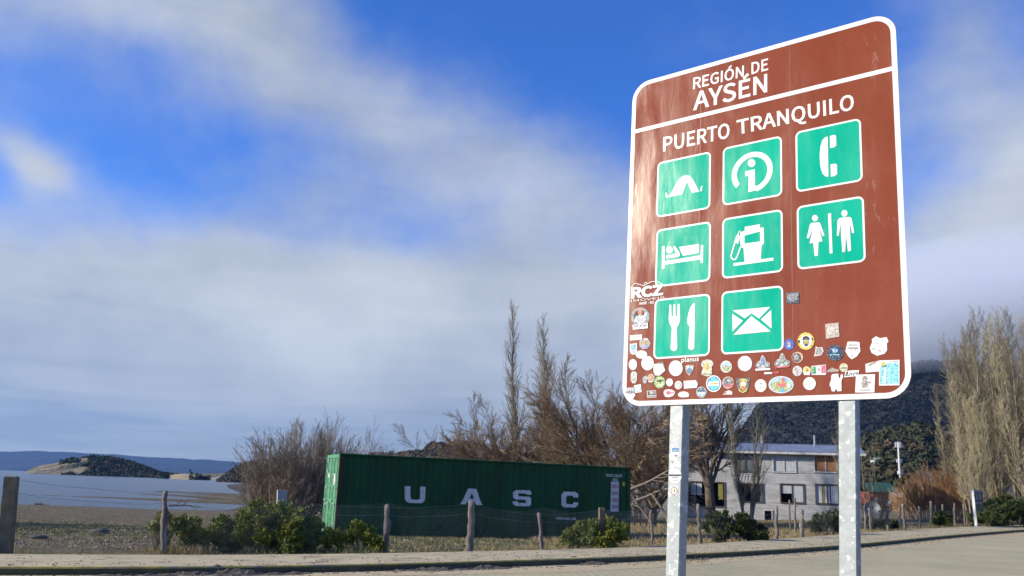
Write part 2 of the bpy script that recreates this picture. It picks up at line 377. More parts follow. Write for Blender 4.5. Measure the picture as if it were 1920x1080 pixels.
# ---- road, pavement, kerbs
def strip(name, A, B, zA, zB, mat, kind='structure', label=None):
    n = len(A); V = np.concatenate([np.c_[A, np.full(n, zA) if np.isscalar(zA) else zA], np.c_[B, np.full(n, zB) if np.isscalar(zB) else zB]])
    i = np.arange(n-1); Fq = np.stack([i, i+n, i+n+1, i+1], 1)
    o = fastmesh(name, V, Fq, mat); tag(o, label, kind=kind); return o
def paver_material():
    m = bpy.data.materials.new('road_pavers'); m.use_nodes = True; t = m.node_tree; n = t.nodes; l = t.links; b = n['Principled BSDF']
    b.inputs['Roughness'].default_value = .9; b.inputs['Specular IOR Level'].default_value = .25
    co = n.new('ShaderNodeTexCoord'); mp = n.new('ShaderNodeMapping'); mp.inputs['Rotation'].default_value = (0, 0, R(38)); l.new(co.outputs['Object'], mp.inputs[0])
    br = n.new('ShaderNodeTexBrick'); l.new(mp.outputs[0], br.inputs['Vector']); br.inputs['Scale'].default_value = 1
    br.inputs['Brick Width'].default_value = .24; br.inputs['Row Height'].default_value = .14; br.inputs['Mortar Size'].default_value = .012; br.inputs['Mortar Smooth'].default_value = .4
    br.inputs['Color1'].default_value = (.50, .45, .27, 1); br.inputs['Color2'].default_value = (.41, .37, .22, 1); br.inputs['Mortar'].default_value = (.20, .17, .11, 1); br.inputs['Bias'].default_value = 0
    k = n.new('ShaderNodeTexNoise'); k.inputs['Scale'].default_value = .35; k.inputs['Detail'].default_value = 7; l.new(co.outputs['Object'], k.inputs['Vector'])
    r = n.new('ShaderNodeMapRange'); r.inputs[1].default_value = .4; r.inputs[2].default_value = .65; r.inputs[3].default_value = 0; r.inputs[4].default_value = .7; l.new(k.outputs[0], r.inputs[0])
    mx = n.new('ShaderNodeMix'); mx.data_type = 'RGBA'; l.new(r.outputs[0], mx.inputs[0]); l.new(br.outputs[0], mx.inputs[6]); mx.inputs[7].default_value = (.52, .455, .265, 1)
    l.new(mx.outputs[2], b.inputs['Base Color'])
    bp = n.new('ShaderNodeBump'); bp.inputs['Distance'].default_value = .008; l.new(br.outputs['Fac'], bp.inputs['Height']); bp.invert = True; l.new(bp.outputs[0], b.inputs['Normal'])
    return m
M_pav = paver_material()
M_grit = pmat('grit', (.16, .135, .09), (.08, .065, .045), 1.5, .95)
M_conc = pmat('pavement_concrete', (.52, .44, .25), (.41, .345, .20), 1.3, .9, .006, 40, c3=(.24, .20, .12), s3=2.2, t3=(.54, .66))
M_sand = pmat('road_sand', (.52, .43, .24), (.42, .34, .19), 3, .95, .01, 20)
M_kerb = pmat('kerb_shaded_concrete', (.10, .095, .045), (.055, .055, .03), 4, .9, .01, 20, c3=(.16, .14, .10), s3=2)  # dark olive road face: kerb shade put into the colour, along with dirt
M_yel = pmat('kerb_yellow_paint', (.50, .37, .045), (.22, .19, .06), 5, .8, .003, 30, c3=(.2, .18, .14), s3=3.5, t3=(.5, .62))
strip('road', FAR, NEAR, .0, .0, M_pav, label='pale block paved road curving away to the right')
strip('pavement', FAR+FN*.16, BACK, KZ, KZ, M_conc, label='concrete pavement along the far side of the road')
strip('sand_drift', FAR-FN*.02, FAR-FN*(1.0+.5*fbm(FAR[:, 0]*.4, FAR[:, 1]*.4, 3))[:, None], .005, .004, M_sand, label='drifted sand in the gutter')
def kerb(name, L0, Nn, flip, label):
    w = .16; r = MB(); n = len(L0)
    A = L0; B = L0+Nn*w; V = []; Fq = []
    prof = [(0, -.03), (0, KZ-.02), (.02, KZ+.004), (w-.01, KZ+.004), (w, KZ-.03)]
    V = np.concatenate([np.c_[L0+Nn*a, np.full(n, z)] for a, z in prof]); fs = []; mi = []
    i = np.arange(n-1)
    for k in range(len(prof)-1):
        q = np.stack([i+k*n, i+(k+1)*n, i+(k+1)*n+1, i+k*n+1], 1); fs.append(q); mi.append(np.full(n-1, 0 if k == 0 else 1))
    return tag(fastmesh(name, V, np.concatenate(fs), None, mats=[M_kerb, M_yel], midx=np.concatenate(mi)), label, kind='structure')
kerb('far_kerb', FAR, FN, 1, 'kerb with worn yellow paint along the far side of the road')
kerb('near_kerb', NEAR, -FN, -1, 'kerb with yellow paint on the near side of the road')
strip('near_pavement', NEAR-FN*.16, NEAR-FN*4.0, KZ, KZ, M_conc, label='concrete pavement on the near side of the road')

# ---- dirt heaped against the kerb
M_dirt = pmat('kerb_dirt', (.15, .125, .085), (.05, .042, .03), 6, 1, .03, 14)
def heap(name, x0, x1, label, seed, amp=.11):
    r = np.random.default_rng(seed)
    sel = np.array([G(p, 1066-4*(p > 900)*((p-900)/300), KZ)[0] for p in (x0, x1)])
    k = (FAR[:, 0] > sel[0]) & (FAR[:, 0] < sel[1]); P = smooth_line(FAR[k], .08); Nn = normals(P); n = len(P)
    rows = np.linspace(-.75, .35, 16); s = np.arange(n)*.08
    V = []
    for w in rows:
        env = np.exp(-((w+.12)/.26)**2); nn = fbm(s*2.2+seed, np.full(n, w*7.0), 6, .75)
        end = np.clip(np.minimum(s, s[-1]-s)/1.2, 0, 1)
        z = np.maximum((env*(amp*.8+.02+amp*3.4*nn))*end, -.02) + (.0 if w < 0 else .0)
        z = z + np.where(w > 0.0, KZ*.7, 0)*end - .015
        q = P + Nn*(w + .06*fbm(s*3, np.full(n, w*5+9), 3)[:, None]); V.append(np.c_[q, z])
    V = np.concatenate(V); i = np.arange(n-1)[None, :] + (np.arange(len(rows)-1)*n)[:, None]; i = i.ravel()
    o = fastmesh(name, V, np.stack([i, i+n, i+n+1, i+1], 1), M_dirt, smooth=False); tag(o, label, kind='stuff', cat='dirt')
heap('dirt_heap', 90, 640, 'dark clods of dirt heaped along the kerb at the left', 3, .05)
heap('dirt_heap', 640, 1010, 'thin line of dirt clods along the kerb in front of the container', 5, .03)
heap('dirt_heap', 1030, 1215, 'loose dirt beside the kerb left of the sign posts', 6, .035)
heap('dirt_heap', 1290, 1420, 'dirt clods against the kerb between the sign posts', 8, .06)

# ================================================================== HILLS
def ridge(name, pts, D, mat, label, fdep, bdep, zbase=WZ-2, rows=26, amp=.12, nscale=1.0, dx=4.0, kind='structure', seed=0, noise_px=1.0, ext=None, xd=None):
    """a hill whose crest rises to the given heights; crest at distance D (may vary with xd), slopes with real depth"""
    xs = np.arange(pts[0][0], pts[-1][0]+.1, dx)
    ys = np.interp(xs, [p[0] for p in pts], [p[1] for p in pts])
    Ds = np.full(len(xs), float(D)) if xd is None else np.interp(xs, [a for a, b in xd], [b for a, b in xd])
    C = np.array([AT(x, y, d) for x, y, d in zip(xs, ys, Ds)])
    nn = fbm(xs*.05*nscale+seed, np.full(len(xs), 3.3), 5, .6)*noise_px/F*Ds; C[:, 2] += nn
    d2 = C[:, :2]/np.linalg.norm(C[:, :2], axis=1)[:, None]
    V = []; H = C[:, 2]-zbase
    tt = np.r_[np.linspace(-1, 0, rows), np.linspace(0, 1, rows//2)[1:]]
    for t in tt:
        if t <= 0: h = (1-abs(t)**1.15); P = C[:, :2]+d2*t*fdep; b = 1
        else: h = (1-t**1.4); P = C[:, :2]+d2*t*bdep
        am = amp*(1-abs(t))**.5*min(1, abs(t)*4)
        q = fbm(P[:, 0]*nscale/ (fdep*.35)+seed, P[:, 1]*nscale/(fdep*.35), 6, .55)
        V.append(np.c_[P, zbase + np.maximum(H*h + H*am*q*2.0, -3)])
    V = np.concatenate(V); n = len(xs); i = (np.arange(n-1)[None, :]+(np.arange(len(tt)-1)*n)[:, None]).ravel()
    o = fastmesh(name, V, np.stack([i, i+1, i+n+1, i+n], 1), mat, smooth=True); tag(o, label, kind=kind)
    return V.reshape(len(tt), n, 3), o
M_far = pmat('far_mountain_forest', (.010, .014, .020), (.022, .026, .03), .004, 1, 12, .006, c3=(.045, .045, .05), s3=.002, t3=(.66, .75))
M_isl = pmat('island_grass_and_rock', (.27, .225, .13), (.12, .10, .06), .06, 1, .8, .1, c3=(.035, .04, .022), s3=.05, t3=(.50, .58))
M_hill = pmat('hill_scrub_and_rock', (.10, .085, .06), (.045, .045, .028), .03, 1, 1.5, .06, c3=(.20, .175, .14), s3=.02, t3=(.58, .70))
M_dark = pmat('cloud_shaded_forest', (.012, .018, .014), (.024, .024, .020), .02, 1, 6, .025, c3=(.045, .036, .034), s3=.006, t3=(.56, .68))  # evergreen tones lowered further: the cloud's shadow is put into the colour
M_mead = pmat('foothill_dry_meadow', (.11, .088, .05), (.045, .045, .025), .05, 1, .8, .12, c3=(.18, .145, .09), s3=.03, t3=(.55, .66))
ridge('far_mountains', [(-400, 838), (-150, 842), (0, 847), (70, 845), (150, 849), (230, 853), (300, 858), (380, 862), (450, 867), (520, 870), (700, 872)], 8500, M_far, 'low blue mountain ridge across the lake', 1500, 2500, amp=.15, dx=5, noise_px=2, seed=3)
VI, _ = ridge('island', [(46, 886.2), (56, 881), (70, 874.5), (84, 870.5), (105, 868), (122, 865), (136, 861), (152, 859), (175, 858), (200, 859), (215, 861), (240, 866), (262, 873), (285, 882), (305, 889), (340, 894), (362, 896), (380, 898)], 1150, M_isl, 'low island with a pale grassy point and dark wooded back', 110, 160, amp=.16, dx=1.5, noise_px=1.0, seed=9, nscale=1.6)
VP, _ = ridge('headland', [(296, 897), (312, 893), (326, 889.5), (345, 888), (362, 889), (378, 894), (392, 899)], 930, pmat('headland_dry_grass', (.42, .34, .18), (.30, .25, .13), .05, 1, .5, .1), 'small bright grassy headland on the lake', 40, 60, amp=.12, dx=1.5, noise_px=.5, seed=4)
VQ, _ = ridge('far_shore_point', [(392, 900), (402, 895.5), (416, 893), (432, 896), (445, 901)], 1250, pmat('shore_rock', (.36, .33, .28), (.2, .19, .16), .05, 1), 'pale rocky point at the far end of the lake', 40, 60, amp=.1, dx=2, noise_px=.5, seed=5)
VH, _ = ridge('lakeside_hill', [(408, 902), (420, 893), (432, 885), (448, 874), (462, 867), (500, 862), (560, 862), (640, 860), (720, 854), (780, 850)], 760, M_hill, 'rocky brown hillside running down to the lake', 130, 160, amp=.2, dx=3, noise_px=2, seed=12)
VK, _ = ridge('wooded_knoll', [(640, 862), (700, 852), (760, 848), (790, 845), (802, 836), (812, 830), (828, 828.5), (842, 833), (850, 829.5), (868, 828), (890, 831), (905, 836), (925, 845), (960, 850), (1010, 855), (1080, 860), (1180, 866), (1300, 872)], 900, M_hill, 'wooded rocky knoll behind the container', 160, 260, amp=.2, dx=3, noise_px=3, seed=21)
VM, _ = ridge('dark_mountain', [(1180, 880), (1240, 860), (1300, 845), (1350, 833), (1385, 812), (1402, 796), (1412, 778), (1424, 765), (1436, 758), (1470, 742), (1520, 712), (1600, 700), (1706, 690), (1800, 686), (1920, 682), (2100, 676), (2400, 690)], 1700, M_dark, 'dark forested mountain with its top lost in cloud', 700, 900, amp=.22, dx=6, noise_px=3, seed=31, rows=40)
VF, _ = ridge('foothills', [(1560, 860), (1600, 835), (1640, 815), (1668, 808), (1700, 800), (1726, 797), (1760, 806), (1800, 800), (1860, 790), (1930, 780), (2050, 790), (2300, 800)], 520, M_mead, 'brown foothills with dark trees below the mountain', 170, 200, amp=.22, dx=4, noise_px=4, seed=41, rows=30)
VG, _ = ridge('village_slope', [(1590, 890), (1620, 878), (1650, 868), (1690, 875), (1740, 885), (1800, 890), (1920, 890), (2100, 880)], 300, M_mead, 'grassy slope above the green roofed house', 90, 120, amp=.15, dx=4, noise_px=2, seed=45, rows=24, zbase=-1)

# ---- trees massed on the hills (nobody could count them)
ico_v = None
def blob_mesh(seed):
    bm = bmesh.new(); bmesh.ops.create_icosphere(bm, subdivisions=1, radius=1)
    V = np.array([v.co[:] for v in bm.verts]); T = np.array([[v.index for v in f.verts] for f in bm.faces]); bm.free()
    r = np.random.default_rng(seed); V = V*(1+r.uniform(-.3, .3, (len(V), 1))); return V, T
BLOB = [blob_mesh(k) for k in range(5)]
def forest(name, Vg, count, size, mat, label, cond=None, seed=0, tall=1.2, per=8):
    """many small ragged crowns, each a handful of leaf clumps"""
    r = np.random.default_rng(seed); nr_, nc, _ = Vg.shape; K = count*8
    i = r.random(K)*(nr_-1.001); j = r.random(K)*(nc-1.001); i0, j0 = i.astype(int), j.astype(int); fi, fj = (i-i0)[:, None], (j-j0)[:, None]
    P = (Vg[i0, j0]*(1-fi)+Vg[i0+1, j0]*fi)*(1-fj)+(Vg[i0, j0+1]*(1-fi)+Vg[i0+1, j0+1]*fi)*fj
    if cond is not None: P = P[cond(i/(nr_-1), j/(nc-1), P)]
    P = P[:count]
    n = len(P); S = size*r.uniform(.4, 1.25, n); P[:, 2] -= .1*S
    C = np.repeat(P, per, 0); Sr = np.repeat(S, per); m = len(C)
    t = r.normal(size=(m, 3)); t /= np.linalg.norm(t, axis=1)[:, None]; t[:, 2] = t[:, 2]*.5+.5
    C = C+t*Sr[:, None]*np.array([.42, .42, .80*tall])*r.uniform(.5, 1, (m, 1))
    a = r.normal(size=(m, 3)); a /= np.linalg.norm(a, axis=1)[:, None]; b = np.cross(a, t); b /= np.linalg.norm(b, axis=1)[:, None]+1e-6
    w = (Sr*.30*r.uniform(.6, 1.3, m))[:, None]
    w = w*1.3; V = np.stack([C-a*w, C+b*w, C+a*w*.8-b*w*.6], 1).reshape(-1, 3)
    o = fastmesh(name, V, np.arange(m*3).reshape(-1, 3), mat, smooth=False); tag(o, label, 'woodland', kind='stuff')
M_for = pmat('distant_woodland', (.025, .036, .014), (.055, .058, .024), .08, 1, c3=(.09, .062, .035), s3=.05, t3=(.56, .66))
M_for2 = pmat('distant_bare_woodland', (.085, .068, .05), (.035, .04, .024), .06, 1, c3=(.12, .075, .05), s3=.03, t3=(.5, .6))
nz_ = lambda p, s: fbm(p[:, 0]*s, p[:, 1]*s, 4)
forest('island_woodland', VI, 12000, 3.6, M_for, 'dark trees covering the back of the island', lambda i, j, p: ((j > .38 + .22*nz_(p, .02)) & (j < .99)) | ((nz_(p, .05) > .38) & (j > .2)), 1)
forest('headland_trees', VP, 90, 5, M_for, 'low trees on the bright headland', lambda i, j, p: (j < .2) | ((j > .6) & (nz_(p, .1) > 0)), 2)
forest('hillside_scrub', VH, 7000, 2.6, M_for2, 'scrub on the lakeside hillside', lambda i, j, p: nz_(p, .02) > -.1, 3)
forest('knoll_woodland', VK, 13000, 3.0, M_for2, 'woodland on the knoll behind the container', lambda i, j, p: nz_(p, .012) > -.25, 4)
forest('mountain_woodland', VM, 42000, 5.2, pmat('cloud_shaded_trees', (.010, .016, .012), (.022, .022, .017), .012, 1), 'forest on the dark mountain', lambda i, j, p: nz_(p, .006) > -.12*2, 5)  # crowns coloured darker too, in place of cloud shadow on the mountain
forest('foothill_woodland', VF, 16000, 3.2, M_for, 'dark evergreen trees on the foothills', lambda i, j, p: nz_(p, .016) > -.22, 6)
forest('slope_woodland', VG, 900, 3, M_for, 'bushes and trees on the village slope', lambda i, j, p: nz_(p, .03) > .12, 7)

# ================================================================== THE ROAD SIGN
PO = np.array([1.09216602, 6.63075428, 4.09155315]); PH = np.array([.77676563, -.62978305, -.00290977]); PV = np.array([-.03108463, -.03372394, -.99894767]); PS = .45
PV /= np.linalg.norm(PV); PH = PH-PV*(PH@PV); PH /= np.linalg.norm(PH); PN = np.cross(PH, PV)      # PN points away from the viewer
def plate(px, py, off=0.0):
    """point of the sign face (pushed off towards the viewer) that is seen there"""
    d = ray(px, py); o = PO-PN*off; return CAM + d*(((o-CAM)@PN)/(d@PN))
def puv(px, py):
    q = plate(px, py)-PO; return np.array([q@PH, q@PV])/PS
def P3(u, v, off=0.0): return PO + PS*(u*PH+v*PV) - PN*off
U0, V0 = -.531, -1.56; U1, V1 = 3.975, 4.162
def sheeting(name, col, rough=.2, scratch=.5, fade=None):
    m = bpy.data.materials.new(name); m.use_nodes = True; t = m.node_tree; n = t.nodes; l = t.links; b = n['Principled BSDF']
    co = n.new('ShaderNodeTexCoord')
    def nz(sc, d, r, st=(1, 1, 1), ds=0):
        mp = n.new('ShaderNodeMapping'); mp.inputs['Scale'].default_value = st; l.new(co.outputs['Object'], mp.inputs[0])
        k = n.new('ShaderNodeTexNoise'); k.inputs['Scale'].default_value = sc; k.inputs['Detail'].default_value = d; k.inputs['Roughness'].default_value = r; k.inputs['Distortion'].default_value = ds
        l.new(mp.outputs[0], k.inputs['Vector']); return k.outputs[0]
    def mr(s, a, c, o0=0, o1=1):
        k = n.new('ShaderNodeMapRange'); l.new(s, k.inputs[0]); k.inputs[1].default_value = a; k.inputs[2].default_value = c; k.inputs[3].default_value = o0; k.inputs[4].default_value = o1; return k.outputs[0]
    mx = n.new('ShaderNodeMix'); mx.data_type = 'RGBA'; l.new(mr(nz(2.2, 6, .6), .35, .7), mx.inputs[0]); mx.inputs[6].default_value = (*col, 1)
    f = fade or tuple(min(1, c*1.12+.01) for c in col); mx.inputs[7].default_value = (*f, 1)
    # scuffs: short pale streaks
    s1 = mr(nz(7, 5, .7, (3.2, 3.2, .8), .6), .60, .72, 0, 1); s2 = mr(nz(1.7, 3, .5), .48, .62, 0, 1)
    mu = n.new('ShaderNodeMath'); mu.operation = 'MULTIPLY'; l.new(s1, mu.inputs[0]); l.new(s2, mu.inputs[1])
    sp = mr(nz(60, 2, .5), .76, .79, 0, 1)
    ad = n.new('ShaderNodeMath'); ad.operation = 'MAXIMUM'; l.new(mu.outputs[0], ad.inputs[0]); l.new(sp, ad.inputs[1])
    m2 = n.new('ShaderNodeMath'); m2.operation = 'MULTIPLY'; l.new(ad.outputs[0], m2.inputs[0]); m2.inputs[1].default_value = scratch*.45
    m3 = n.new('ShaderNodeMix'); m3.data_type = 'RGBA'; l.new(m2.outputs[0], m3.inputs[0]); l.new(mx.outputs[2], m3.inputs[6]); m3.inputs[7].default_value = (.55, .42, .36, 1)
    l.new(m3.outputs[2], b.inputs['Base Color'])
    r0 = mr(nz(3, 6, .65, (2, 2, .5), .3), .3, .7, rough-.07, rough+.12); l.new(r0, b.inputs['Roughness'])
    bp = n.new('ShaderNodeBump'); bp.inputs['Distance'].default_value = .0022; l.new(nz(3.0, 4, .5, (2.2, 2.2, .6)), bp.inputs['Height']); l.new(bp.outputs[0], b.inputs['Normal'])
    b.inputs['Specular IOR Level'].default_value = .3
    return m
M_brown = sheeting('brown_sheeting', (.205, .045, .008), .165, 1.0)
M_green = sheeting('green_sheeting', (.0, .36, .215), .17, .3, (.0, .41, .25))
M_white = sheeting('white_sheeting', (.70, .68, .65), .28, .1)
M_galv = pmat('galvanised_steel', (.29, .325, .315), (.39, .425, .41), 14, .5, .0006, 60, metal=.15, c3=(.66, .67, .66), s3=22, t3=(.57, .64))
M_alu = pmat('aluminium_back', (.45, .45, .45), (.35, .35, .35), 3, .5, metal=.6)
SIGN = thing('information_sign', (P3((U0+U1)/2, V1)[0], P3((U0+U1)/2, V1)[1], 0), 'large brown road sign listing town services, covered in stickers, on two galvanised posts', 'road sign')
def rrect(u0, v0, u1, v1, r, n=8):
    P = []
    for cx_, cy2, a0 in ((u1-r, v0+r, -90), (u1-r, v1-r, 0), (u0+r, v1-r, 90), (u0+r, v0+r, 180)):
        for i in range(n+1):
            a = R(a0+90*i/n); P.append((cx_+r*math.cos(a), cy2+r*math.sin(a)))
    return P
def tess(mb, loops, m, to3):
    """fill outline loops (first outer, others holes) given in 2d; to3 maps them to space"""
    L3 = [[Vector((p[0], p[1], 0)) for p in lp] for lp in loops]
    tr = tessellate_polygon(L3); fl = [to3(p[0], p[1]) for lp in loops for p in lp]
    # orientation towards the viewer
    out = []
    for a, b, c in tr:
        nn = np.cross(np.array(fl[b])-fl[a], np.array(fl[c])-fl[a])
        if np.linalg.norm(nn) < 1e-12: continue
        out.append((a, b, c) if nn @ (CAM-fl[a]) > 0 else (a, c, b))
    mb.tris(fl, out, m)
rc = .34
mb = MB(); op = rrect(U0, V0, U1, V1, rc)
tess(mb, [op], M_brown, lambda u, v: P3(u, v, 0))
back = [P3(u, v, -.004) for u, v in op]; b0 = len(mb.v)
fr = [P3(u, v, 0) for u, v in op]; nn_ = len(op)
for i in range(nn_):
    j = (i+1) % nn_; mb.poly([fr[j], fr[i], back[i], back[j]], M_alu)
mb.poly(back, M_alu)
board = mb.build('board', SIGN)
# white border band, divider
wl = puv(1178.3, 410)[0]; wr = puv(1693.3, 360)[0]; wt = puv(1422.5, 10+283/3.43)[1]; wb = puv(1573, 749.8)[1]
bw = .076; r_o = .34
mb = MB(); tess(mb, [rrect(wl, wt, wr, wb, r_o), rrect(wl+bw, wt+bw, wr-bw, wb-bw, r_o-bw)], M_white, lambda u, v: P3(u, v, .001)); mb.build('border', SIGN)
dv0 = puv(1440, 184)[1]; dv1 = puv(1440, 195)[1]
dl = (puv(1197, 245)[1]+puv(1668, 130)[1])/2
mb = MB(); tess(mb, [[(wl+bw, dl-.036), (wr-bw, dl-.036), (wr-bw, dl+.036), (wl+bw, dl+.036)]], M_white, lambda u, v: P3(u, v, .001)); mb.build('dividing_line', SIGN)
M_seam = pmat('seam_edge', (.25, .085, .045), (.20, .05, .02), 8, .25)
for px_ in (1311, 1484):
    u = puv(px_, 400)[0]; mb = MB(); tess(mb, [[(u-.006, wt+bw+.02), (u+.006, wt+bw+.02), (u+.006, wb-bw-.02), (u-.006, wb-bw-.02)]], M_seam, lambda a, b: P3(a, b, .0006)); mb.build('seam', SIGN)
import os
try: FONT = bpy.data.fonts.load(os.path.join(bpy.utils.system_resource('DATAFILES'), 'fonts', 'Noto Sans CJK Regular.woff2'))
except Exception: FONT = None
def glyphs(text, bold=0.0):
    c = bpy.data.curves.new('lettering_tmp', 'FONT'); c.body = text
    if FONT: c.font = FONT
    c.offset = bold; c.resolution_u = 3
    o = bpy.data.objects.new('lettering_tmp', c); COL.objects.link(o); bpy.context.view_layer.update()
    me = bpy.data.meshes.new_from_object(o.evaluated_get(bpy.context.evaluated_depsgraph_get()))
    V = np.array([v.co[:2] for v in me.vertices]); T = [tuple(p.vertices) for p in me.polygons]
    bpy.data.objects.remove(o); bpy.data.curves.remove(c); bpy.data.meshes.remove(me)
    return V, T
_cv, _ct = glyphs('H'); CAPH = float(_cv[:, 1].max())
def letter(mb, text, BL, BR, TL, TR, m, off, to=None, bold=.012, cap=None):
    """lettering fitted between four corner points of the caps (pixel coordinates of the photograph's frame)"""
    V, T = glyphs(text, bold)
    x0, x1 = V[:, 0].min(), V[:, 0].max()
    H = cap if cap else CAPH
    to = to or (lambda x, y: plate(x, y, off))
    P = []
    for x, y in V:
        a = (x-x0)/(x1-x0); b = y/H
        bx = (BL[0]*(1-a)+BR[0]*a, BL[1]*(1-a)+BR[1]*a); tx = (TL[0]*(1-a)+TR[0]*a, TL[1]*(1-a)+TR[1]*a)
        P.append(to(bx[0]*(1-b)+tx[0]*b, bx[1]*(1-b)+tx[1]*b))
    P = np.array(P); out = []
    for f in T:
        nn = np.cross(P[f[1]]-P[f[0]], P[f[2]]-P[f[0]]); out.append(f if nn @ (CAM-P[f[0]]) > 0 else f[::-1])
    mb.tris(P, out, m)
for txt, a in (('REGIÓN', ((1299.4, 167.0), (1394.5, 143.0), (1300, 146.5), (1395, 123.0))), ('DE', ((1409, 139), (1440.3, 130.6), (1409, 118), (1440.3, 109.5))), ('AYSÉN', ((1299.4, 206.5), (1438.5, 171.5), (1300, 174.5), (1438.5, 139))),
               ('PUERTO', ((1243.5, 283.8), (1368, 257.5), (1244, 258.0), (1368, 230.5))), ('TRANQUILO', ((1382, 252), (1601.5, 204.5), (1381, 226.5), (1600.5, 176.5)))):
    mb = MB(); letter(mb, txt, *a, M_white, .0012, bold=.007); mb.build('lettering', SIGN)
# ---- pictograms: pixel coordinates of close-ups (origin, scale)
def crop(ox, oy, s): return lambda P: [(ox+x/s, oy+y/s) for x, y in P]
C2, C3, C4, C5, C6, C7 = crop(1160, 290, 6), crop(1160, 410, 6), crop(1160, 580, 6), crop(1440, 580, 6), crop(1460, 360, 4.5), crop(1340, 230, 6)
def stroke(P, w, closed=False):
    P = np.array(P, float); n = len(P); Lf, Rg = [], []
    for i in range(n):
        a = P[max(i-1, 0)]; b = P[min(i+1, n-1)]; d = (b-a)/np.linalg.norm(b-a); nn = np.array([-d[1], d[0]])*w/2; Lf.append(P[i]+nn); Rg.append(P[i]-nn)
    return [tuple(p) for p in Lf]+[tuple(p) for p in Rg[::-1]]
def circ(x, y, rx_, ry_=None, n=20, a0=0): return [(x+rx_*math.cos(2*math.pi*i/n+a0), y+(ry_ or rx_)*math.sin(2*math.pi*i/n+a0)) for i in range(n)]
W_, G_ = 'w', 'g'
sym = {
 'tent': [(W_, C2([(555, 480), (600, 410), (640, 335), (680, 275), (718, 242), (760, 230), (800, 240), (835, 280), (870, 345), (905, 415), (825, 430), (770, 308), (742, 370), (717, 443)])), (W_, C2([(525, 430), (541, 426), (553, 481), (533, 487)])), (W_, C2([(913, 413), (925, 362), (945, 348), (935, 408)]))],
 'information': [('ring',), (W_, C7(circ(415, 453, 43, 46))), (W_, C7([(343, 549), (452, 523), (455, 712), (470, 708), (462, 762), (380, 782), (380, 598), (345, 604)]))],
 'telephone': [(W_, C7([(1272, 155), (1240, 166), (1210, 200), (1190, 270), (1181, 360), (1184, 450), (1196, 520), (1215, 575), (1245, 603), (1280, 608)])), (W_, C7([(1295, 149), (1350, 137), (1366, 150), (1369, 255), (1345, 277), (1300, 286)])), (W_, C7([(1303, 470), (1360, 460), (1377, 475), (1378, 578), (1352, 600), (1307, 608)]))],
 'bed': [(W_, C3([(487, 312), (517, 308), (517, 478), (922, 412), (925, 300), (952, 296), (948, 497), (922, 499), (922, 458), (516, 518), (515, 560), (485, 564)])), (W_, C3(circ(570, 350, 37, 40))), (W_, C3([(680, 318), (905, 285), (900, 385), (722, 418), (700, 370)])), (W_, C3([(612, 315), (635, 308), (690, 390), (687, 418), (665, 432), (535, 448), (533, 416), (635, 396), (645, 385)]))],
 'fuel_pump': [(W_, C3([(1418, 92), (1588, 62), (1592, 104), (1632, 97), (1635, 275), (1608, 302), (1598, 457), (1740, 438), (1742, 470), (1292, 532), (1290, 502), (1415, 486), (1405, 330), (1378, 320), (1362, 250), (1370, 150), (1418, 138)])), (G_, C3([(1415, 190), (1590, 143), (1590, 255), (1415, 280)])), (W_, C3(stroke([(1368, 133), (1350, 155), (1338, 190)], 9))), (W_, C3([(1325, 190), (1345, 165), (1368, 215), (1352, 245), (1343, 290), (1322, 268), (1300, 275), (1308, 235)])), (W_, C3(stroke([(1312, 262), (1285, 340), (1266, 410), (1268, 440), (1290, 460), (1315, 455), (1330, 430), (1350, 380), (1372, 315)], 15)))],
 'toilets': [(W_, C6(circ(306, 220, 25, 27))), (W_, C6([(275, 260), (340, 255), (352, 268), (387, 366), (372, 375), (342, 308), (370, 416), (337, 420), (330, 536), (318, 541), (303, 539), (292, 431), (260, 433), (286, 318), (252, 392), (236, 388), (264, 272)])), (W_, C6([(416, 183), (442, 178), (455, 516), (430, 520)])), (W_, C6(circ(555, 180, 26, 28))), (W_, C6([(510, 222), (522, 217), (600, 210), (616, 222), (638, 342), (620, 348), (598, 250), (604, 350), (611, 495), (585, 502), (568, 360), (562, 500), (537, 510), (527, 372), (523, 265), (508, 366), (490, 370), (497, 240)]))],
 'restaurant': [(W_, C4([(572, -50), (582, -56), (592, -50), (595, 78), (610, 78), (614, -52), (625, -60), (637, -54), (640, 77), (656, 77), (663, -56), (675, -64), (685, -56), (690, 105), (680, 160), (655, 207), (658, 440), (645, 462), (620, 468), (597, 462), (584, 443), (598, 205), (572, 160), (562, 105)])), (W_, C4([(857, -74), (838, -66), (808, -25), (787, 35), (774, 100), (775, 165), (798, 195), (782, 428), (795, 450), (815, 456), (838, 450), (850, 432), (856, 100)]))],
 'post': [(W_, C4([(1283, 12), (1705, -28), (1580, 103), (1495, 42), (1418, 103)])), (W_, C4([(1290, 287), (1493, 75), (1712, 247)])), (W_, C4([(1278, 50), (1398, 128), (1281, 250)])), (W_, C4([(1717, 5), (1720, 215), (1600, 115)]))],
}
SQ = {'tent': (0, 0), 'information': (1.213, -.007), 'telephone': (2.431, -.015), 'bed': (.014, 1.218), 'fuel_pump': (1.214, 1.213), 'toilets': (2.436, 1.213), 'restaurant': (.018, 2.427), 'post': (1.211, 2.424)}
names = {'tent': 'camping', 'information': 'information', 'telephone': 'telephone', 'bed': 'lodging', 'fuel_pump': 'fuel', 'toilets': 'toilets', 'restaurant': 'restaurant', 'post': 'post office'}
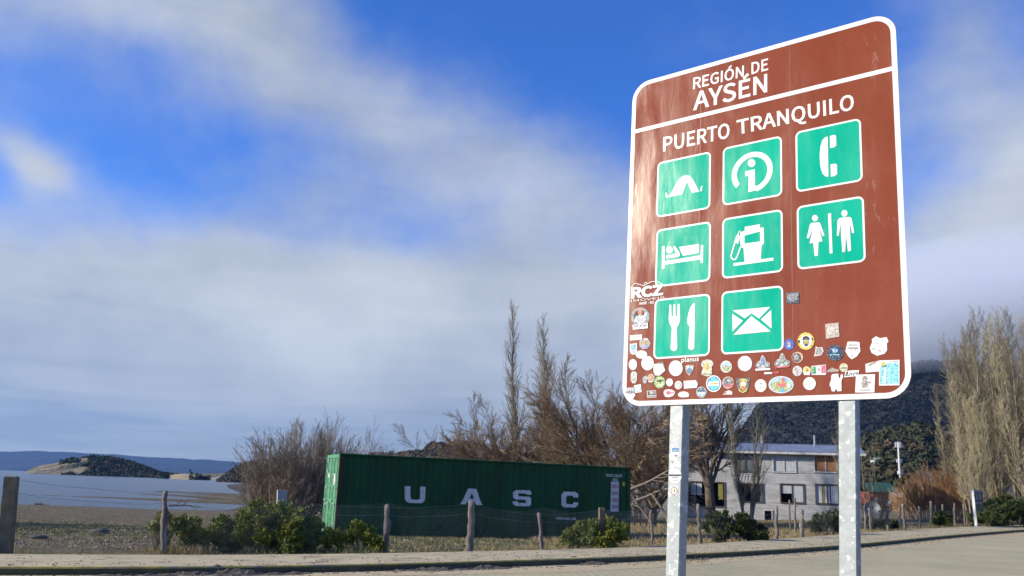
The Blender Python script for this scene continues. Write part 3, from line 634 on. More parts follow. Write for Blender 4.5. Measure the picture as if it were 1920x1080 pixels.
for key, (u, v) in SQ.items():
    mb = MB(); tess(mb, [rrect(u+.029, v+.029, u+.971, v+.971, .062, 6)], M_green, lambda a, b: P3(a, b, .0015))
    pan = mb.build('service_panel', SIGN); tag(pan, 'green square with a white %s symbol' % key.replace('_', ' '))
    mb = MB(); tess(mb, [rrect(u, v, u+1, v+1, .092, 6), rrect(u+.029, v+.029, u+.971, v+.971, .062, 6)], M_white, lambda a, b: P3(a, b, .0016))
    mb.build('panel_border', pan)
    mb = MB(); k = 0
    for it in sym[key]:
        k += 1; off = .0022+.00025*k
        if it[0] == 'ring':
            cu, cvv = puv(*C7([(421, 560)])[0]); r1, r0 = .345, .258; lp = [(cu+r1*math.cos(R(a)), cvv+r1*math.sin(R(a))) for a in range(141, 443, 8)]+[(cu+r0*math.cos(R(a)), cvv+r0*math.sin(R(a))) for a in range(439, 138, -8)]
            tess(mb, [lp], M_white, lambda a, b: P3(a, b, off))
        else: tess(mb, [it[1]], M_white if it[0] == W_ else M_green, lambda x, y: plate(x, y, off))
    mb.build('symbol', pan)
# ---- stickers
def sticker(layers, label=None, parent=None, base=.003, to=None, name='sticker'):
    """layers: ('e',x,y,rx,ry,col) ('r',x0,y0,x1,y1,col) ('p',pts,col) ('t',text,x0,x1,ybase,height,slope,col)"""
    mb = MB(); z = base + rng.integers(0, 3)*.0002
    to = to or plate
    for k, l in enumerate(layers):
        z += .0004; f = lambda x, y, z=z: to(x, y, z)
        if l[0] == 'e': tess(mb, [circ(l[1], l[2], l[3], l[4], 24)], flat(l[5]), f)
        elif l[0] == 'r':
            s = l[6] if len(l) > 6 else 0; a, b, c, d = l[1:5]; tess(mb, [[(a, b), (c, b+s), (c, d+s), (a, d)]], flat(l[5]), f)
        elif l[0] == 'p': tess(mb, [l[1]], flat(l[2]), f)
        elif l[0] == 't':
            _, tx, x0, x1, yb, h, s, cc = l; letter(mb, tx, (x0, yb), (x1, yb+s), (x0, yb-h), (x1, yb-h+s), flat(cc), z, to=f, bold=.01)
    o = mb.build(name, parent or SIGN)
    if label: o['label'] = label
    return o
WH = (.80, .79, .77); OW = (.72, .68, .62); BK = (.03, .03, .04); GY = (.35, .36, .38); RD = (.62, .06, .06); YL = (.75, .58, .08); BL_ = (.05, .13, .48); LB = (.18, .55, .80); GN = (.05, .33, .12); CR = (.85, .83, .76)
def X(fn, P): return fn(P)
sc4 = crop(1160, 580, 6); sc5 = crop(1440, 580, 6)
def E4(x, y, a, b, c): p = sc4([(x, y)])[0]; return ('e', p[0], p[1], a/6, b/6, c)
def E5(x, y, a, b, c): p = sc5([(x, y)])[0]; return ('e', p[0], p[1], a/6, b/6, c)
def Q4(P, c): return ('p', sc4(P), c)
def Q5(P, c): return ('p', sc5(P), c)
def T4(t, x0, x1, y, h, s, c): return ('t', t, 1160+x0/6, 1160+x1/6, 580+y/6, h/6, s/6, c)
def T5(t, x0, x1, y, h, s, c): return ('t', t, 1440+x0/6, 1440+x1/6, 580+y/6, h/6, s/6, c)
# estate agent's decal
mb = MB()
letter(mb, 'RCZ', (1183, 558.8), (1243.5, 551.8), (1183, 540.5), (1243.5, 534.5), flat(WH), .004, bold=.02)
letter(mb, 'IMÓVEIS', (1183, 566.5), (1246, 559.5), (1183, 562.2), (1246, 555.6), flat(CR), .0044, bold=.0)
letter(mb, 'IMBÊ - RS', (1199, 571.5), (1226, 568.8), (1199, 567), (1226, 564.5), flat(CR), .0048, bold=.01)
for P in ([(1183, 539), (1191, 531), (1207, 535.5), (1222, 528)], [(1222, 528), (1232, 527.5), (1244, 534)], [(1208, 533), (1210, 529), (1214, 531)]):
    tess(mb, [stroke(P, 1.2)], flat(CR), lambda x, y: plate(x, y, .0052+.0001*len(P)))
mb.build('decal', SIGN)['label'] = 'white cut-out decal of letters under a roof line'
sticker([E4(243, 85, 108, 108, (.30, .28, .25)), E4(243, 85, 96, 98, (.36, .37, .38)), E4(243, 85, 76, 78, BK), E4(240, 30, 24, 32, (.80, .25, .10)), Q4([(170, 140), (190, 80), (240, 60), (280, 70), (300, 20), (320, 60), (310, 110), (290, 150), (230, 165)], (.55, .58, .60)), Q4([(155, 175), (328, 155), (330, 212), (160, 230)], WH), T4('OFF-ROAD', 168, 318, 205, 26, -14, BK)], 'round dark off-road club sticker with an orange sun')
sticker([Q4([(125, 292), (262, 280), (265, 340), (128, 354)], OW), Q4([(140, 312), (240, 302), (240, 308), (140, 318)], (.6, .45, .42))], 'small cream rectangular sticker')
sticker([Q4([(236, 350), (290, 322), (330, 325), (356, 380), (350, 405), (330, 440), (270, 450), (234, 410)], (.45, .45, .48)), Q4([(245, 352), (300, 345), (345, 385), (335, 395), (250, 398)], (.45, .34, .16)), Q4([(285, 335), (328, 325), (325, 350), (300, 350)], (.5, .6, .72)), Q4([(268, 415), (335, 412), (328, 436), (278, 442)], (.33, .33, .62))], 'small badge with brown hills over blue')
sticker([Q4([(126, 390), (205, 380), (208, 470), (185, 505), (160, 510), (135, 495), (126, 470)], WH), Q4([(137, 400), (195, 393), (196, 452), (140, 458)], (.22, .5, .72)), Q4([(145, 462), (192, 458), (175, 492), (155, 492)], (.55, .58, .62))], 'white shield sticker with a blue picture')
for x, y, a, b in ((256, 508, 65, 46), (160, 622, 46, 62), (325, 606, 70, 80), (642, 663, 78, 88), (572, 822, 39, 44)):
    sticker([E4(x, y, a, b, (.84, .82, .78)), E4(x+4, y+2, a*.88, b*.86, (.86, .84, .81))], 'blank round sun-bleached sticker')
sticker([Q4([(392, 640), (400, 610), (500, 590), (530, 690), (462, 745), (415, 745)], (.25, .24, .18)), Q4([(390, 650), (402, 618), (490, 612), (522, 688), (455, 745), (410, 742), (392, 700)], WH)], 'torn white sticker peeling at one corner')
sticker([Q4([(150, 700), (195, 700), (208, 725), (205, 800), (190, 832), (155, 832), (134, 800), (135, 725)], (.62, .60, .54)), E4(172, 725, 18, 16, (.45, .58, .55)), E4(172, 790, 20, 22, (.5, .5, .46))], 'tall rounded pale sticker')
sticker([Q4([(258, 770), (310, 745), (325, 770), (312, 830), (285, 835), (262, 800)], (.45, .45, .47)), Q4([(258, 770), (270, 765), (268, 800), (262, 802)], BK)])
sticker([E4(363, 772, 42, 50, (.55, .38, .25)), E4(360, 765, 28, 22, (.5, .42, .22)), E4(365, 792, 22, 14, (.6, .25, .25)), E4(360, 812, 26, 8, WH)])
sticker([E4(462, 820, 64, 70, (.20, .42, .14)), E4(462, 820, 54, 60, (.45, .60, .25)), Q4([(425, 815), (440, 795), (500, 788), (505, 800), (480, 815), (465, 835), (460, 815), (440, 818)], BK), Q4([(430, 850), (500, 845), (498, 860), (435, 866)], (.75, .68, .55))], 'round green sticker with a dark animal')
sticker([E4(672, 852, 42, 48, OW), E4(672, 854, 30, 34, (.5, .5, .5)), E4(672, 857, 18, 22, OW)])
sticker([Q4([(870, 800), (893, 845), (880, 885), (855, 885)], (.12, .06, .04)), Q4([(730, 805), (868, 797), (890, 835), (878, 882), (735, 893)], WH)], 'white rectangular sticker with a curled edge')
sticker([Q4([(172, 855), (250, 842), (258, 930), (185, 942)], WH), E4(216, 893, 32, 36, (.18, .30, .36)), E4(216, 893, 26, 30, (.62, .70, .74))], 'white square sticker with a blue ring')
sticker([Q4([(78, 885), (165, 875), (178, 915), (78, 925)], (.55, .55, .55)), Q4([(80, 922), (180, 915), (182, 938), (80, 944)], (.25, .25, .28)), Q4([(72, 950), (180, 945), (188, 965), (160, 1010), (130, 1040), (75, 985)], WH)], 'pale stickers wrapped over the sign corner')
sticker([Q4([(318, 918), (420, 910), (425, 990), (322, 994)], OW), Q4([(325, 924), (415, 917), (418, 983), (328, 987)], BK), Q4([(340, 945), (360, 922), (400, 925), (408, 945), (370, 955)], (.5, .5, .48)), Q4([(330, 965), (412, 960), (412, 978), (335, 982)], (.5, .5, .48))], 'black and white block-print sticker')
sticker([('p', sc4([(505, 930), (520, 905), (560, 898), (600, 905), (632, 925), (630, 950), (610, 975), (570, 990), (525, 985), (508, 960)]), OW), E4(562, 938, 26, 20, (.75, .15, .25)), Q4([(590, 935), (622, 930), (622, 945), (592, 948)], GY)], 'white cloud shaped sticker with a red blot')
sticker([Q4([(668, 950), (690, 930), (730, 922), (775, 932), (792, 955), (788, 985), (740, 992), (690, 988), (668, 970)], (.75, .70, .66)), Q4([(690, 950), (760, 942), (770, 962), (700, 970)], (.82, .80, .78))])
mb = MB(); letter(mb, 'planus', (1277.5, 679.2), (1310.5, 676.5), (1277.5, 671.5), (1310.5, 669), flat(CR), .0045, bold=.01); mb.build('decal', SIGN)['label'] = 'small white cut-out word'
sticker([Q4([(748, 635), (795, 622), (845, 632), (838, 690), (797, 750), (757, 705)], (.62, .42, .18)), Q4([(754, 642), (795, 632), (838, 640), (830, 688), (797, 738), (763, 700)], (.45, .62, .78)), Q4([(758, 680), (800, 662), (832, 672), (825, 695), (797, 735), (768, 705)], (.12, .22, .38))], 'small shield with a lake picture')
sticker([('p', sc4([(925, 620), (945, 580), (1000, 562), (1050, 580), (1070, 620), (1045, 645), (1050, 740), (1000, 755), (930, 735), (935, 700), (950, 660)]), (.72, .70, .58)), ('p', sc4([(970, 600), (1010, 590), (1025, 660), (1005, 710), (970, 690)]), (.78, .62, .16)), E4(1000, 640, 14, 32, (.75, .40, .12)), E4(950, 615, 12, 12, (.4, .45, .4)), E4(1045, 612, 12, 12, (.4, .45, .4)), Q4([(935, 720), (1045, 722), (1040, 738), (940, 736)], (.35, .38, .2))], 'ornate cream and gold crest sticker')
sticker([E4(1209, 645, 64, 68, OW), E4(1209, 645, 54, 58, (.42, .58, .62)), Q4([(1160, 650), (1258, 645), (1240, 685), (1210, 700), (1175, 685)], (.42, .48, .22)), E4(1205, 635, 22, 8, (.55, .42, .48))])
sticker([E4(1420, 610, 82, 88, (.66, .60, .56)), E4(1424, 606, 74, 80, (.72, .74, .72)), E4(1392, 628, 5, 8, (.6, .3, .25))], 'round faded grey-white sticker')
def bike(x, y, s, c1, c2):
    return [('p', sc4([(x-s*.95, y+s*.2), (x-s*.7, y-s*.1), (x-s*.35, y-s*.3), (x-s*.2, y-s*.85), (x+s*.05, y-s*1.05), (x+s*.35, y-s*.6), (x+s*.45, y-s*.2), (x+s*.95, y+s*.05), (x+s*.95, y+s*.6), (x+s*.5, y+s*.75), (x-s*.6, y+s*.75), (x-s*.95, y+s*.55)]), (.62, .62, .60)),
            E4(x-s*.58, y+s*.32, s*.36, s*.38, c1), E4(x+s*.52, y+s*.3, s*.38, s*.40, c1), E4(x-s*.58, y+s*.32, s*.22, s*.24, (.5, .52, .50)), E4(x+s*.52, y+s*.3, s*.24, s*.26, (.5, .52, .50)), ('p', sc4([(x-s*.3, y-s*.1), (x-s*.15, y-s*.75), (x+s*.1, y-s*.85), (x+s*.3, y-s*.1), (x+s*.1, y+s*.3), (x-s*.2, y+s*.3)]), c2)]
sticker(bike(1620, 600, 82, (.20, .22, .24), (.20, .30, .50)) + [Q4([(1538, 668), (1705, 660), (1705, 682), (1538, 690)], WH)], 'motorcycle rider sticker over a white word strip')
sticker(bike(1838, 580, 88, (.16, .22, .20), (.30, .36, .33)) + [Q4([(1760, 650), (1915, 636), (1915, 650), (1760, 664)], (.75, .12, .15))], 'grey motorcycle sticker with red script')
sticker([Q4([(1638, 708), (1725, 706), (1725, 726), (1638, 730)], WH), Q4([(1730, 708), (1805, 700), (1800, 718), (1730, 722)], (.65, .10, .12))])
sticker([E4(1069, 836, 86, 94, WH), E4(1069, 836, 74, 81, (.08, .20, .33)), E4(1069, 836, 64, 71, (.10, .62, .85)), Q4([(1008, 815), (1130, 808), (1132, 858), (1008, 865)], (.80, .82, .80)), Q4([(1015, 838), (1060, 825), (1125, 828), (1120, 842), (1050, 848)], (.72, .52, .15))], 'round blue and white banded sticker with a gold word')
sticker([E4(1231, 824, 64, 68, (.72, .55, .50)), E4(1231, 824, 55, 59, (.18, .20, .20)), Q4([(1200, 860), (1275, 830), (1282, 860), (1235, 882)], (.75, .12, .16)), E4(1240, 800, 20, 12, (.6, .6, .58))], 'round black and red sticker')
sticker([Q4([(1322, 775), (1478, 768), (1470, 860), (1440, 925), (1400, 945), (1360, 930), (1330, 870)], (.11, .13, .14)), Q4([(1355, 795), (1385, 782), (1420, 782), (1445, 795), (1442, 812), (1400, 800), (1358, 812)], YL), Q4([(1360, 815), (1440, 812), (1432, 880), (1400, 910), (1365, 880)], (.75, .5, .1)), E4(1400, 838, 26, 30, (.75, .72, .70)), Q4([(1372, 865), (1428, 862), (1400, 905)], (.75, .2, .08)), Q4([(1345, 890), (1398, 930), (1450, 890), (1445, 918), (1398, 942), (1352, 918)], YL)], 'dark shield sticker with yellow scrolls and a red crest')
sticker([E4(931, 932, 58, 62, (.60, .60, .62)), E4(931, 932, 50, 54, (.10, .20, .30)), E4(931, 940, 44, 40, (.55, .66, .72)), Q4([(890, 905), (975, 900), (975, 925), (890, 930)], (.08, .14, .20))], 'round sticker with dark mountains')
sticker([Q4([(1170, 960), (1200, 925), (1240, 910), (1275, 925), (1280, 958)], (.78, .70, .68)), Q4([(1175, 956), (1200, 930), (1225, 922), (1205, 955)], (.72, .25, .25))])
sticker([E4(1598, 858, 66, 72, (.80, .74, .62)), E4(1598, 858, 54, 60, (.80, .80, .74)), Q4([(1580, 845), (1600, 815), (1618, 845)], (.25, .30, .22)), E4(1598, 885, 26, 8, (.6, .65, .5))], 'round cream sticker with a small tree')
# right half
sticker([E5(238, 393, 56, 62, BL_), E5(238, 385, 14, 24, (.7, .3, .35)), E5(238, 415, 18, 8, (.6, .6, .75))], 'small round blue sticker')
sticker([E5(427, 358, 97, 100, BK), E5(427, 358, 95, 98, YL), Q5([(335, 345), (360, 345), (362, 380), (336, 378)], BK), Q5([(475, 315), (508, 330), (500, 350), (472, 345)], BK), E5(427, 358, 68, 70, WH), Q5([(385, 345), (395, 310), (427, 298), (460, 310), (470, 345)], BK), E5(427, 372, 36, 36, (.25, .25, .22)), E5(427, 368, 24, 22, (.55, .50, .10)), Q5([(405, 395), (450, 395), (440, 415), (415, 415)], BK)], 'round yellow and black club sticker with a helmeted face')
sticker([Q5([(538, 415), (560, 430), (610, 425), (626, 470), (600, 515), (518, 530), (530, 480)], OW), Q5([(545, 435), (600, 435), (612, 470), (592, 505), (530, 515), (540, 470)], (.30, .33, .30))])
sticker([Q5([(642, 165), (795, 150), (805, 308), (652, 332)], (.50, .42, .37)), ('p', sc5([(668, 205), (690, 195), (680, 240), (700, 268), (745, 268), (770, 240), (770, 192), (785, 205), (785, 250), (752, 280), (695, 282), (668, 250)]), (.70, .68, .45)), E5(727, 215, 30, 25, (.60, .58, .56)), Q5([(690, 300), (765, 293), (765, 300), (690, 308)], (.7, .66, .6))], 'square brown-grey sticker with a wreath')
sticker([E5(755, 488, 96, 90, (.02, .05, .10)), E5(752, 462, 34, 32, (.10, .28, .62)), Q5([(725, 455), (740, 440), (750, 470), (738, 480)], (.65, .75, .85)), Q5([(760, 455), (778, 448), (782, 465), (765, 482)], (.65, .75, .85)), Q5([(695, 505), (802, 505), (802, 515), (695, 515)], (.25, .6, .6))], 'round navy sticker with a small globe')
sticker([Q5([(895, 365), (960, 362), (1030, 368), (1032, 410), (1040, 470), (1000, 530), (942, 562), (905, 530), (870, 470), (885, 410)], WH), Q5([(905, 395), (1010, 395), (1010, 408), (905, 408)], GY), Q5([(893, 428), (1015, 430), (1015, 443), (893, 440)], BK), Q5([(918, 452), (945, 452), (945, 462), (918, 462)], (.7, .2, .2)), Q5([(965, 452), (992, 452), (992, 462), (965, 462)], (.7, .2, .2)), E5(944, 520, 8, 10, GY)], 'white shield sticker with a black line of text')
sticker([Q5([(1215, 303), (1260, 325), (1335, 312), (1357, 365), (1338, 380), (1340, 460), (1310, 500), (1228, 522), (1165, 490), (1145, 430), (1172, 370), (1168, 335)], WH), Q5([(1195, 350), (1300, 358), (1300, 364), (1195, 356)], GY), Q5([(1190, 380), (1300, 388), (1300, 393), (1190, 385)], GY), Q5([(1185, 405), (1305, 413), (1305, 418), (1185, 410)], GY), E5(1185, 445, 14, 13, (.25, .6, .35)), Q5([(1238, 455), (1265, 460), (1265, 475), (1242, 470)], (.75, .2, .25))], 'large white shield sticker with grey text lines')
sticker([E5(330, 540, 64, 62, (.78, .50, .28)), E5(322, 542, 52, 54, (.12, .11, .12)), Q5([(290, 520), (330, 505), (350, 540), (320, 575), (295, 565)], (.42, .38, .36))], 'round dark sticker with an orange rim')
sticker([E5(330, 693, 54, 58, (.66, .62, .60)), E5(332, 693, 40, 44, (.55, .55, .54)), E5(334, 700, 10, 22, (.45, .4, .35))])
sticker([E5(436, 688, 47, 48, (.72, .62, .18)), Q5([(395, 705), (478, 700), (470, 740), (405, 738)], WH), Q5([(420, 700), (438, 665), (460, 700)], (.35, .15, .05))], 'yellow round sticker with a brown peak')
sticker([Q5([(487, 637), (652, 622), (655, 725), (645, 738), (492, 738)], (.72, .70, .68)), Q5([(497, 646), (540, 641), (542, 724), (499, 728)], GN), Q5([(542, 641), (598, 636), (600, 718), (544, 724)], WH), Q5([(600, 636), (645, 630), (646, 714), (601, 718)], (.78, .13, .20)), E5(572, 678, 11, 15, (.28, .26, .18))], 'Mexican flag sticker')
sticker([Q5([(665, 690), (720, 655), (800, 680), (790, 705), (668, 708)], (.45, .34, .29))])
sticker([E5(852, 656, 49, 50, (.72, .50, .28)), E5(852, 645, 42, 34, (.78, .66, .45)), Q5([(806, 655), (850, 650), (898, 655), (890, 670), (815, 672)], (.25, .34, .30)), Q5([(815, 675), (888, 673), (870, 698), (835, 698)], (.62, .60, .40))])
sticker([Q5([(855, 765), (875, 692), (1025, 683), (1010, 750)], WH), ('p', sc5([(866, 755), (885, 700), (905, 698), (893, 738), (912, 738), (925, 715), (950, 714), (945, 745), (935, 745), (938, 724), (928, 726), (918, 746), (880, 750)]), BK), ('p', sc5([(955, 745), (965, 712), (1012, 708), (1005, 735), (992, 742), (998, 718), (975, 720), (965, 745)]), BK)], 'slanted white sticker with black lettering')
sticker([('p', sc5([(710, 750), (725, 728), (790, 722), (798, 770), (812, 775), (818, 735), (838, 728), (845, 760), (825, 810), (828, 920), (780, 922), (775, 900), (757, 902), (755, 922), (718, 924), (705, 870), (693, 860), (695, 830), (712, 790)]), (.80, .77, .73)), Q5([(722, 742), (782, 738), (785, 770), (722, 778)], (.62, .70, .74)), E5(790, 822, 5, 4, GY)], 'white sticker shaped like a waving padded figure')
sticker([E5(467, 835, 71, 73, (.80, .76, .70)), E5(460, 832, 45, 28, (.80, .66, .58)), E5(480, 850, 30, 10, (.7, .7, .68))])
sticker([('e', 1440+147/6, 580+848/6, 141/6, 96/6, WH), ('e', 1440+147/6, 580+848/6, 133/6, 89/6, (.35, .58, .78)), Q5([(22, 835), (120, 800), (272, 830), (268, 880), (220, 915), (130, 930), (50, 905)], (.42, .50, .22)), Q5([(100, 835), (195, 828), (205, 870), (180, 880), (100, 862)], (.75, .15, .14)), Q5([(150, 785), (170, 765), (195, 800), (170, 825), (150, 815)], (.75, .15, .14)), Q5([(135, 890), (180, 885), (170, 930), (148, 930)], (.1, .5, .68)), Q5([(215, 830), (260, 845), (255, 885), (205, 875)], (.55, .66, .62))], 'large oval landscape sticker')
sticker([Q5([(990, 735), (1205, 730), (1197, 935), (980, 935)], WH), Q5([(1002, 748), (1192, 742), (1186, 744), (1180, 923), (995, 925)], (.76, .74, .72)), ('p', sc5([(1018, 815), (1060, 820), (1075, 805), (1110, 808), (1160, 815), (1165, 830), (1125, 835), (1120, 880), (1060, 885), (1055, 835)]), (.33, .31, .28)), E5(1090, 780, 30, 34, (.30, .26, .24)), E5(1092, 805, 16, 20, (.68, .52, .44)), Q5([(1030, 902), (1150, 898), (1150, 914), (1030, 917)], (.5, .5, .5))], 'square white sticker with a person on a motorcycle')
sticker([Q5([(1095, 615), (1150, 600), (1235, 578), (1255, 590), (1250, 700), (1100, 712)], OW), Q5([(1125, 628), (1195, 590), (1225, 580), (1215, 600), (1140, 638)], (.30, .25, .18))], 'torn cream sticker')
sticker([Q5([(1248, 575), (1480, 568), (1480, 855), (1250, 858)], WH), Q5([(1256, 648), (1310, 645), (1330, 605), (1470, 600), (1472, 835), (1258, 840)], (.28, .70, .82)), E5(1298, 612, 24, 20, (.72, .58, .10)), Q5([(1265, 632), (1335, 630), (1325, 645), (1275, 645)], (.30, .18, .10)), Q5([(1305, 660), (1330, 650), (1325, 830), (1298, 832)], (.75, .82, .80)), Q5([(1365, 582), (1455, 578), (1455, 590), (1365, 592)], (.6, .5, .5))], 'large white and light blue map poster sticker')
p6 = lambda P: C6(P)
sticker([('p', p6([(62, 850), (172, 842), (172, 938), (62, 942)]), (.05, .08, .12)), ('p', p6([(72, 858), (158, 852), (158, 905), (130, 922), (100, 922), (72, 905)]), (.24, .26, .28))], 'small dark square sticker beside the post office panel')
# ---- posts
M_post = M_galv
def signpost(lt, lb, rt2, rb):
    """front face edges left/right given by top and bottom pixels; extruded away from the viewer"""
    z0 = .115; out = []
    A, B = plate(*lt, -.012), plate(*lb, -.012); C_, D = plate(*rt2, -.012), plate(*rb, -.012)
    def ext(a, b, z): d = b-a; return a+d*((z-a[2])/d[2])
    top = P3(0, V1, -.012)[2]+.9
    la, lb_, ra, rb_ = ext(A, B, top), ext(A, B, z0), ext(C_, D, top), ext(C_, D, z0)
    return la, lb_, ra, rb_
for k, (lt, lb, rt2, rb, dep) in enumerate((((1256, 768), (1247.2, 1080), (1281.2, 768), (1273, 1080), .105), ((1571.8, 768), (1573, 1080), (1605, 768), (1607.5, 1080), .075))):
    la, lb_, ra, rb_ = signpost(lt, lb, rt2, rb); q = PN*dep; w = ra-la; e = w/np.linalg.norm(w); ch = .007
    mb = MB()
    def ring(l, r_): return [l+e*ch, r_-e*ch, r_+PN*ch, r_+q-PN*ch, r_+q-e*ch, l+q+e*ch, l+q-PN*ch, l+PN*ch]
    lo, hi = ring(lb_, rb_), ring(la, ra); b0 = 0
    mb.tris(lo+hi, [(i, (i+1) % 8, 8+(i+1) % 8, 8+i) for i in range(8)]+[tuple(range(7, -1, -1)), tuple(range(8, 16))], M_post)
    p = mb.build('post', SIGN); p['label'] = ('left post with small stickers', 'right post of bare galvanised steel')[k]
    if k == 0:
        PF = (lb_, PN)
        def onpost(x, y, off):
            d = ray(x, y); o = lb_-PN*off; return CAM+d*(((o-CAM)@PN)/(d@PN))
        pc = crop(1230, 820, 7.714)
        for lay, lab in (([('p', pc([(225, 145), (280, 130), (332, 148), (335, 225), (318, 270), (278, 298), (240, 270), (222, 225)]), WH), ('p', pc([(232, 155), (280, 142), (328, 155), (328, 212), (232, 214)]), (.10, .28, .62)), ('p', pc([(240, 190), (280, 170), (320, 195), (300, 205), (255, 205)]), (.25, .5, .3)), ('p', pc([(245, 250), (318, 250), (280, 288)]), (.25, .22, .55))], 'small blue shield sticker'),
                         ([('p', pc([(205, 375), (265, 330), (340, 350), (362, 425), (200, 432)]), (.78, .76, .70)), ('p', pc([(212, 378), (262, 335), (268, 355), (240, 380)]), (.35, .30, .18))], 'torn white sticker'),
                         ([('e', 1230+275/7.714, 820+560/7.714, 95/7.714, 108/7.714, (.66, .68, .68)), ('p', pc([(186, 535), (368, 535), (372, 562), (183, 562)]), BK), ('p', pc([(240, 575), (305, 572), (305, 590), (240, 592)]), GY), ('p', pc([(240, 618), (318, 616), (318, 624), (240, 626)]), (.3, .5, .7))], 'round grey sticker with a black band'),
                         ([('p', pc([(208, 715), (315, 712), (312, 835), (205, 835)]), (.72, .73, .73)), ('e', 1230+261/7.714, 820+775/7.714, 48/7.714, 57/7.714, BK), ('e', 1230+261/7.714, 820+775/7.714, 39/7.714, 48/7.714, (.78, .74, .62)), ('p', pc([(250, 790), (255, 750), (275, 745), (275, 800)]), (.60, .38, .12))], 'small square sticker with a dark ring')):
            sticker(lay, lab, parent=p, base=.0006, to=onpost)
for y_ in (-1.1, 1.8, 3.7):      # stiffening rails behind the board
    mb = MB(); a = P3(U0+.12, y_, -.0045); mb.box(a, PH*((U1-U0-.24)*PS), PN*.007, -PV*.05, M_alu); mb.build('rail', SIGN)

# ================================================================== CONTAINER
CT = np.array([-6.108, 33.931, -.270]); yaw = R(21.926); pt = R(-.16)
CE = np.array([math.cos(yaw)*math.cos(pt), math.sin(yaw)*math.cos(pt), math.sin(pt)]); CD = np.array([-math.sin(yaw), math.cos(yaw), 0]); CZ = np.cross(CE, CD)
CL, CW, CH = 12.19, 2.44, 2.9
def c3(s, d, z): return CT+CE*s+CD*d+CZ*z
def oncont(px, py, off=0.0):
    d = ray(px, py); o = CT-CD*off; P = CAM+d*(((o-CAM)@CD)/(d@CD)); return (P-CT)@CE, (P-CT)@CZ
M_cg = pmat('container_green_paint', (.010, .085, .026), (.007, .055, .018), 1.6, .55, spec=.25, c3=(.055, .038, .016), s3=3.2, t3=(.62, .72), stretch=(1, 1, .28))
M_cd = pmat('container_door_green', (.055, .33, .12), (.045, .26, .10), 2, .5, c3=(.16, .42, .20), s3=3, t3=(.6, .75))
M_rust = pmat('container_rust', (.09, .028, .015), (.04, .03, .018), 8, .85, c3=(.01, .04, .016), s3=3, t3=(.45, .55))
M_blk = pmat('black_rubber', (.015, .016, .015), None, rough=.7)
M_bar = pmat('galvanised_bar', (.45, .50, .46), (.30, .36, .32), 10, .5, metal=.3)
M_let = pmat('container_white_paint', (.80, .79, .74), (.62, .62, .58), 3, .6, c3=(.25, .33, .27), s3=9, t3=(.62, .72))
CONT = thing('shipping_container', CT, 'long dark green corrugated shipping container standing behind the wire fence', 'shipping container')
PIT = .278; PD = .050
def prof():
    s = .16; out = [(s, .0)]
    while s < CL-.16-PIT:
        out += [(s+.035, 0), (s+.035+.068, PD), (s+.035+.068+.072, PD), (s+PIT-.035, 0)]; s += PIT
    out.append((CL-.16, 0)); return out
PR = prof()
def pd(s): return float(np.interp(s, [a for a, b in PR], [b for a, b in PR]))+.035
for side, y0, sg in (('side_wall', 0.0, 1), ('side_wall', CW, -1)):
    mb = MB()
    for (a, da), (b, db) in zip(PR, PR[1:]):
        mb.poly([c3(a, y0+sg*(da+.035), .16), c3(b, y0+sg*(db+.035), .16), c3(b, y0+sg*(db+.035), CH-.08), c3(a, y0+sg*(da+.035), CH-.08)][::sg], M_cg)
    mb.build('side_wall', CONT)
mb = MB(); mb.poly([c3(.1, .05, CH-.03), c3(CL-.1, .05, CH-.03), c3(CL-.1, CW-.05, CH-.03), c3(.1, CW-.05, CH-.03)], M_cg); mb.build('roof', CONT)
for y0 in (0.0, CW-.06):
    mb = MB(); P = [c3(.14, y0+.03, CH-.04), c3(CL-.14, y0+.03, CH-.04)]
    mb.tube(P, .042, M_cg, 8); mb.build('top_rail', CONT)
    mb = MB(); mb.box(c3(.15, y0, .02), CE*(CL-.3), CD*.06, CZ*.14, M_cg); mb.build('bottom_rail', CONT)
for s0 in (0.0, CL-.16):
    for y0 in (0.0, CW-.12):
        mb = MB(); mb.box(c3(s0, y0, .118), CE*.16, CD*.12, CZ*(CH-.236), M_cg if s0 else M_cd if y0 else M_rust); mb.build('corner_post', CONT)
        for z0 in (0, CH-.118):
            mb = MB(); mb.box(c3(s0-.003, y0-.003, z0), CE*.178, CD*.162, CZ*.118, M_rust if (s0 or y0 or z0) else M_rust); mb.build('corner_casting', CONT)
mb = MB(); mb.box(c3(CL-.08, .12, .16), CE*.03, CD*(CW-.24), CZ*(CH-.26), M_cg); mb.build('end_wall', CONT)
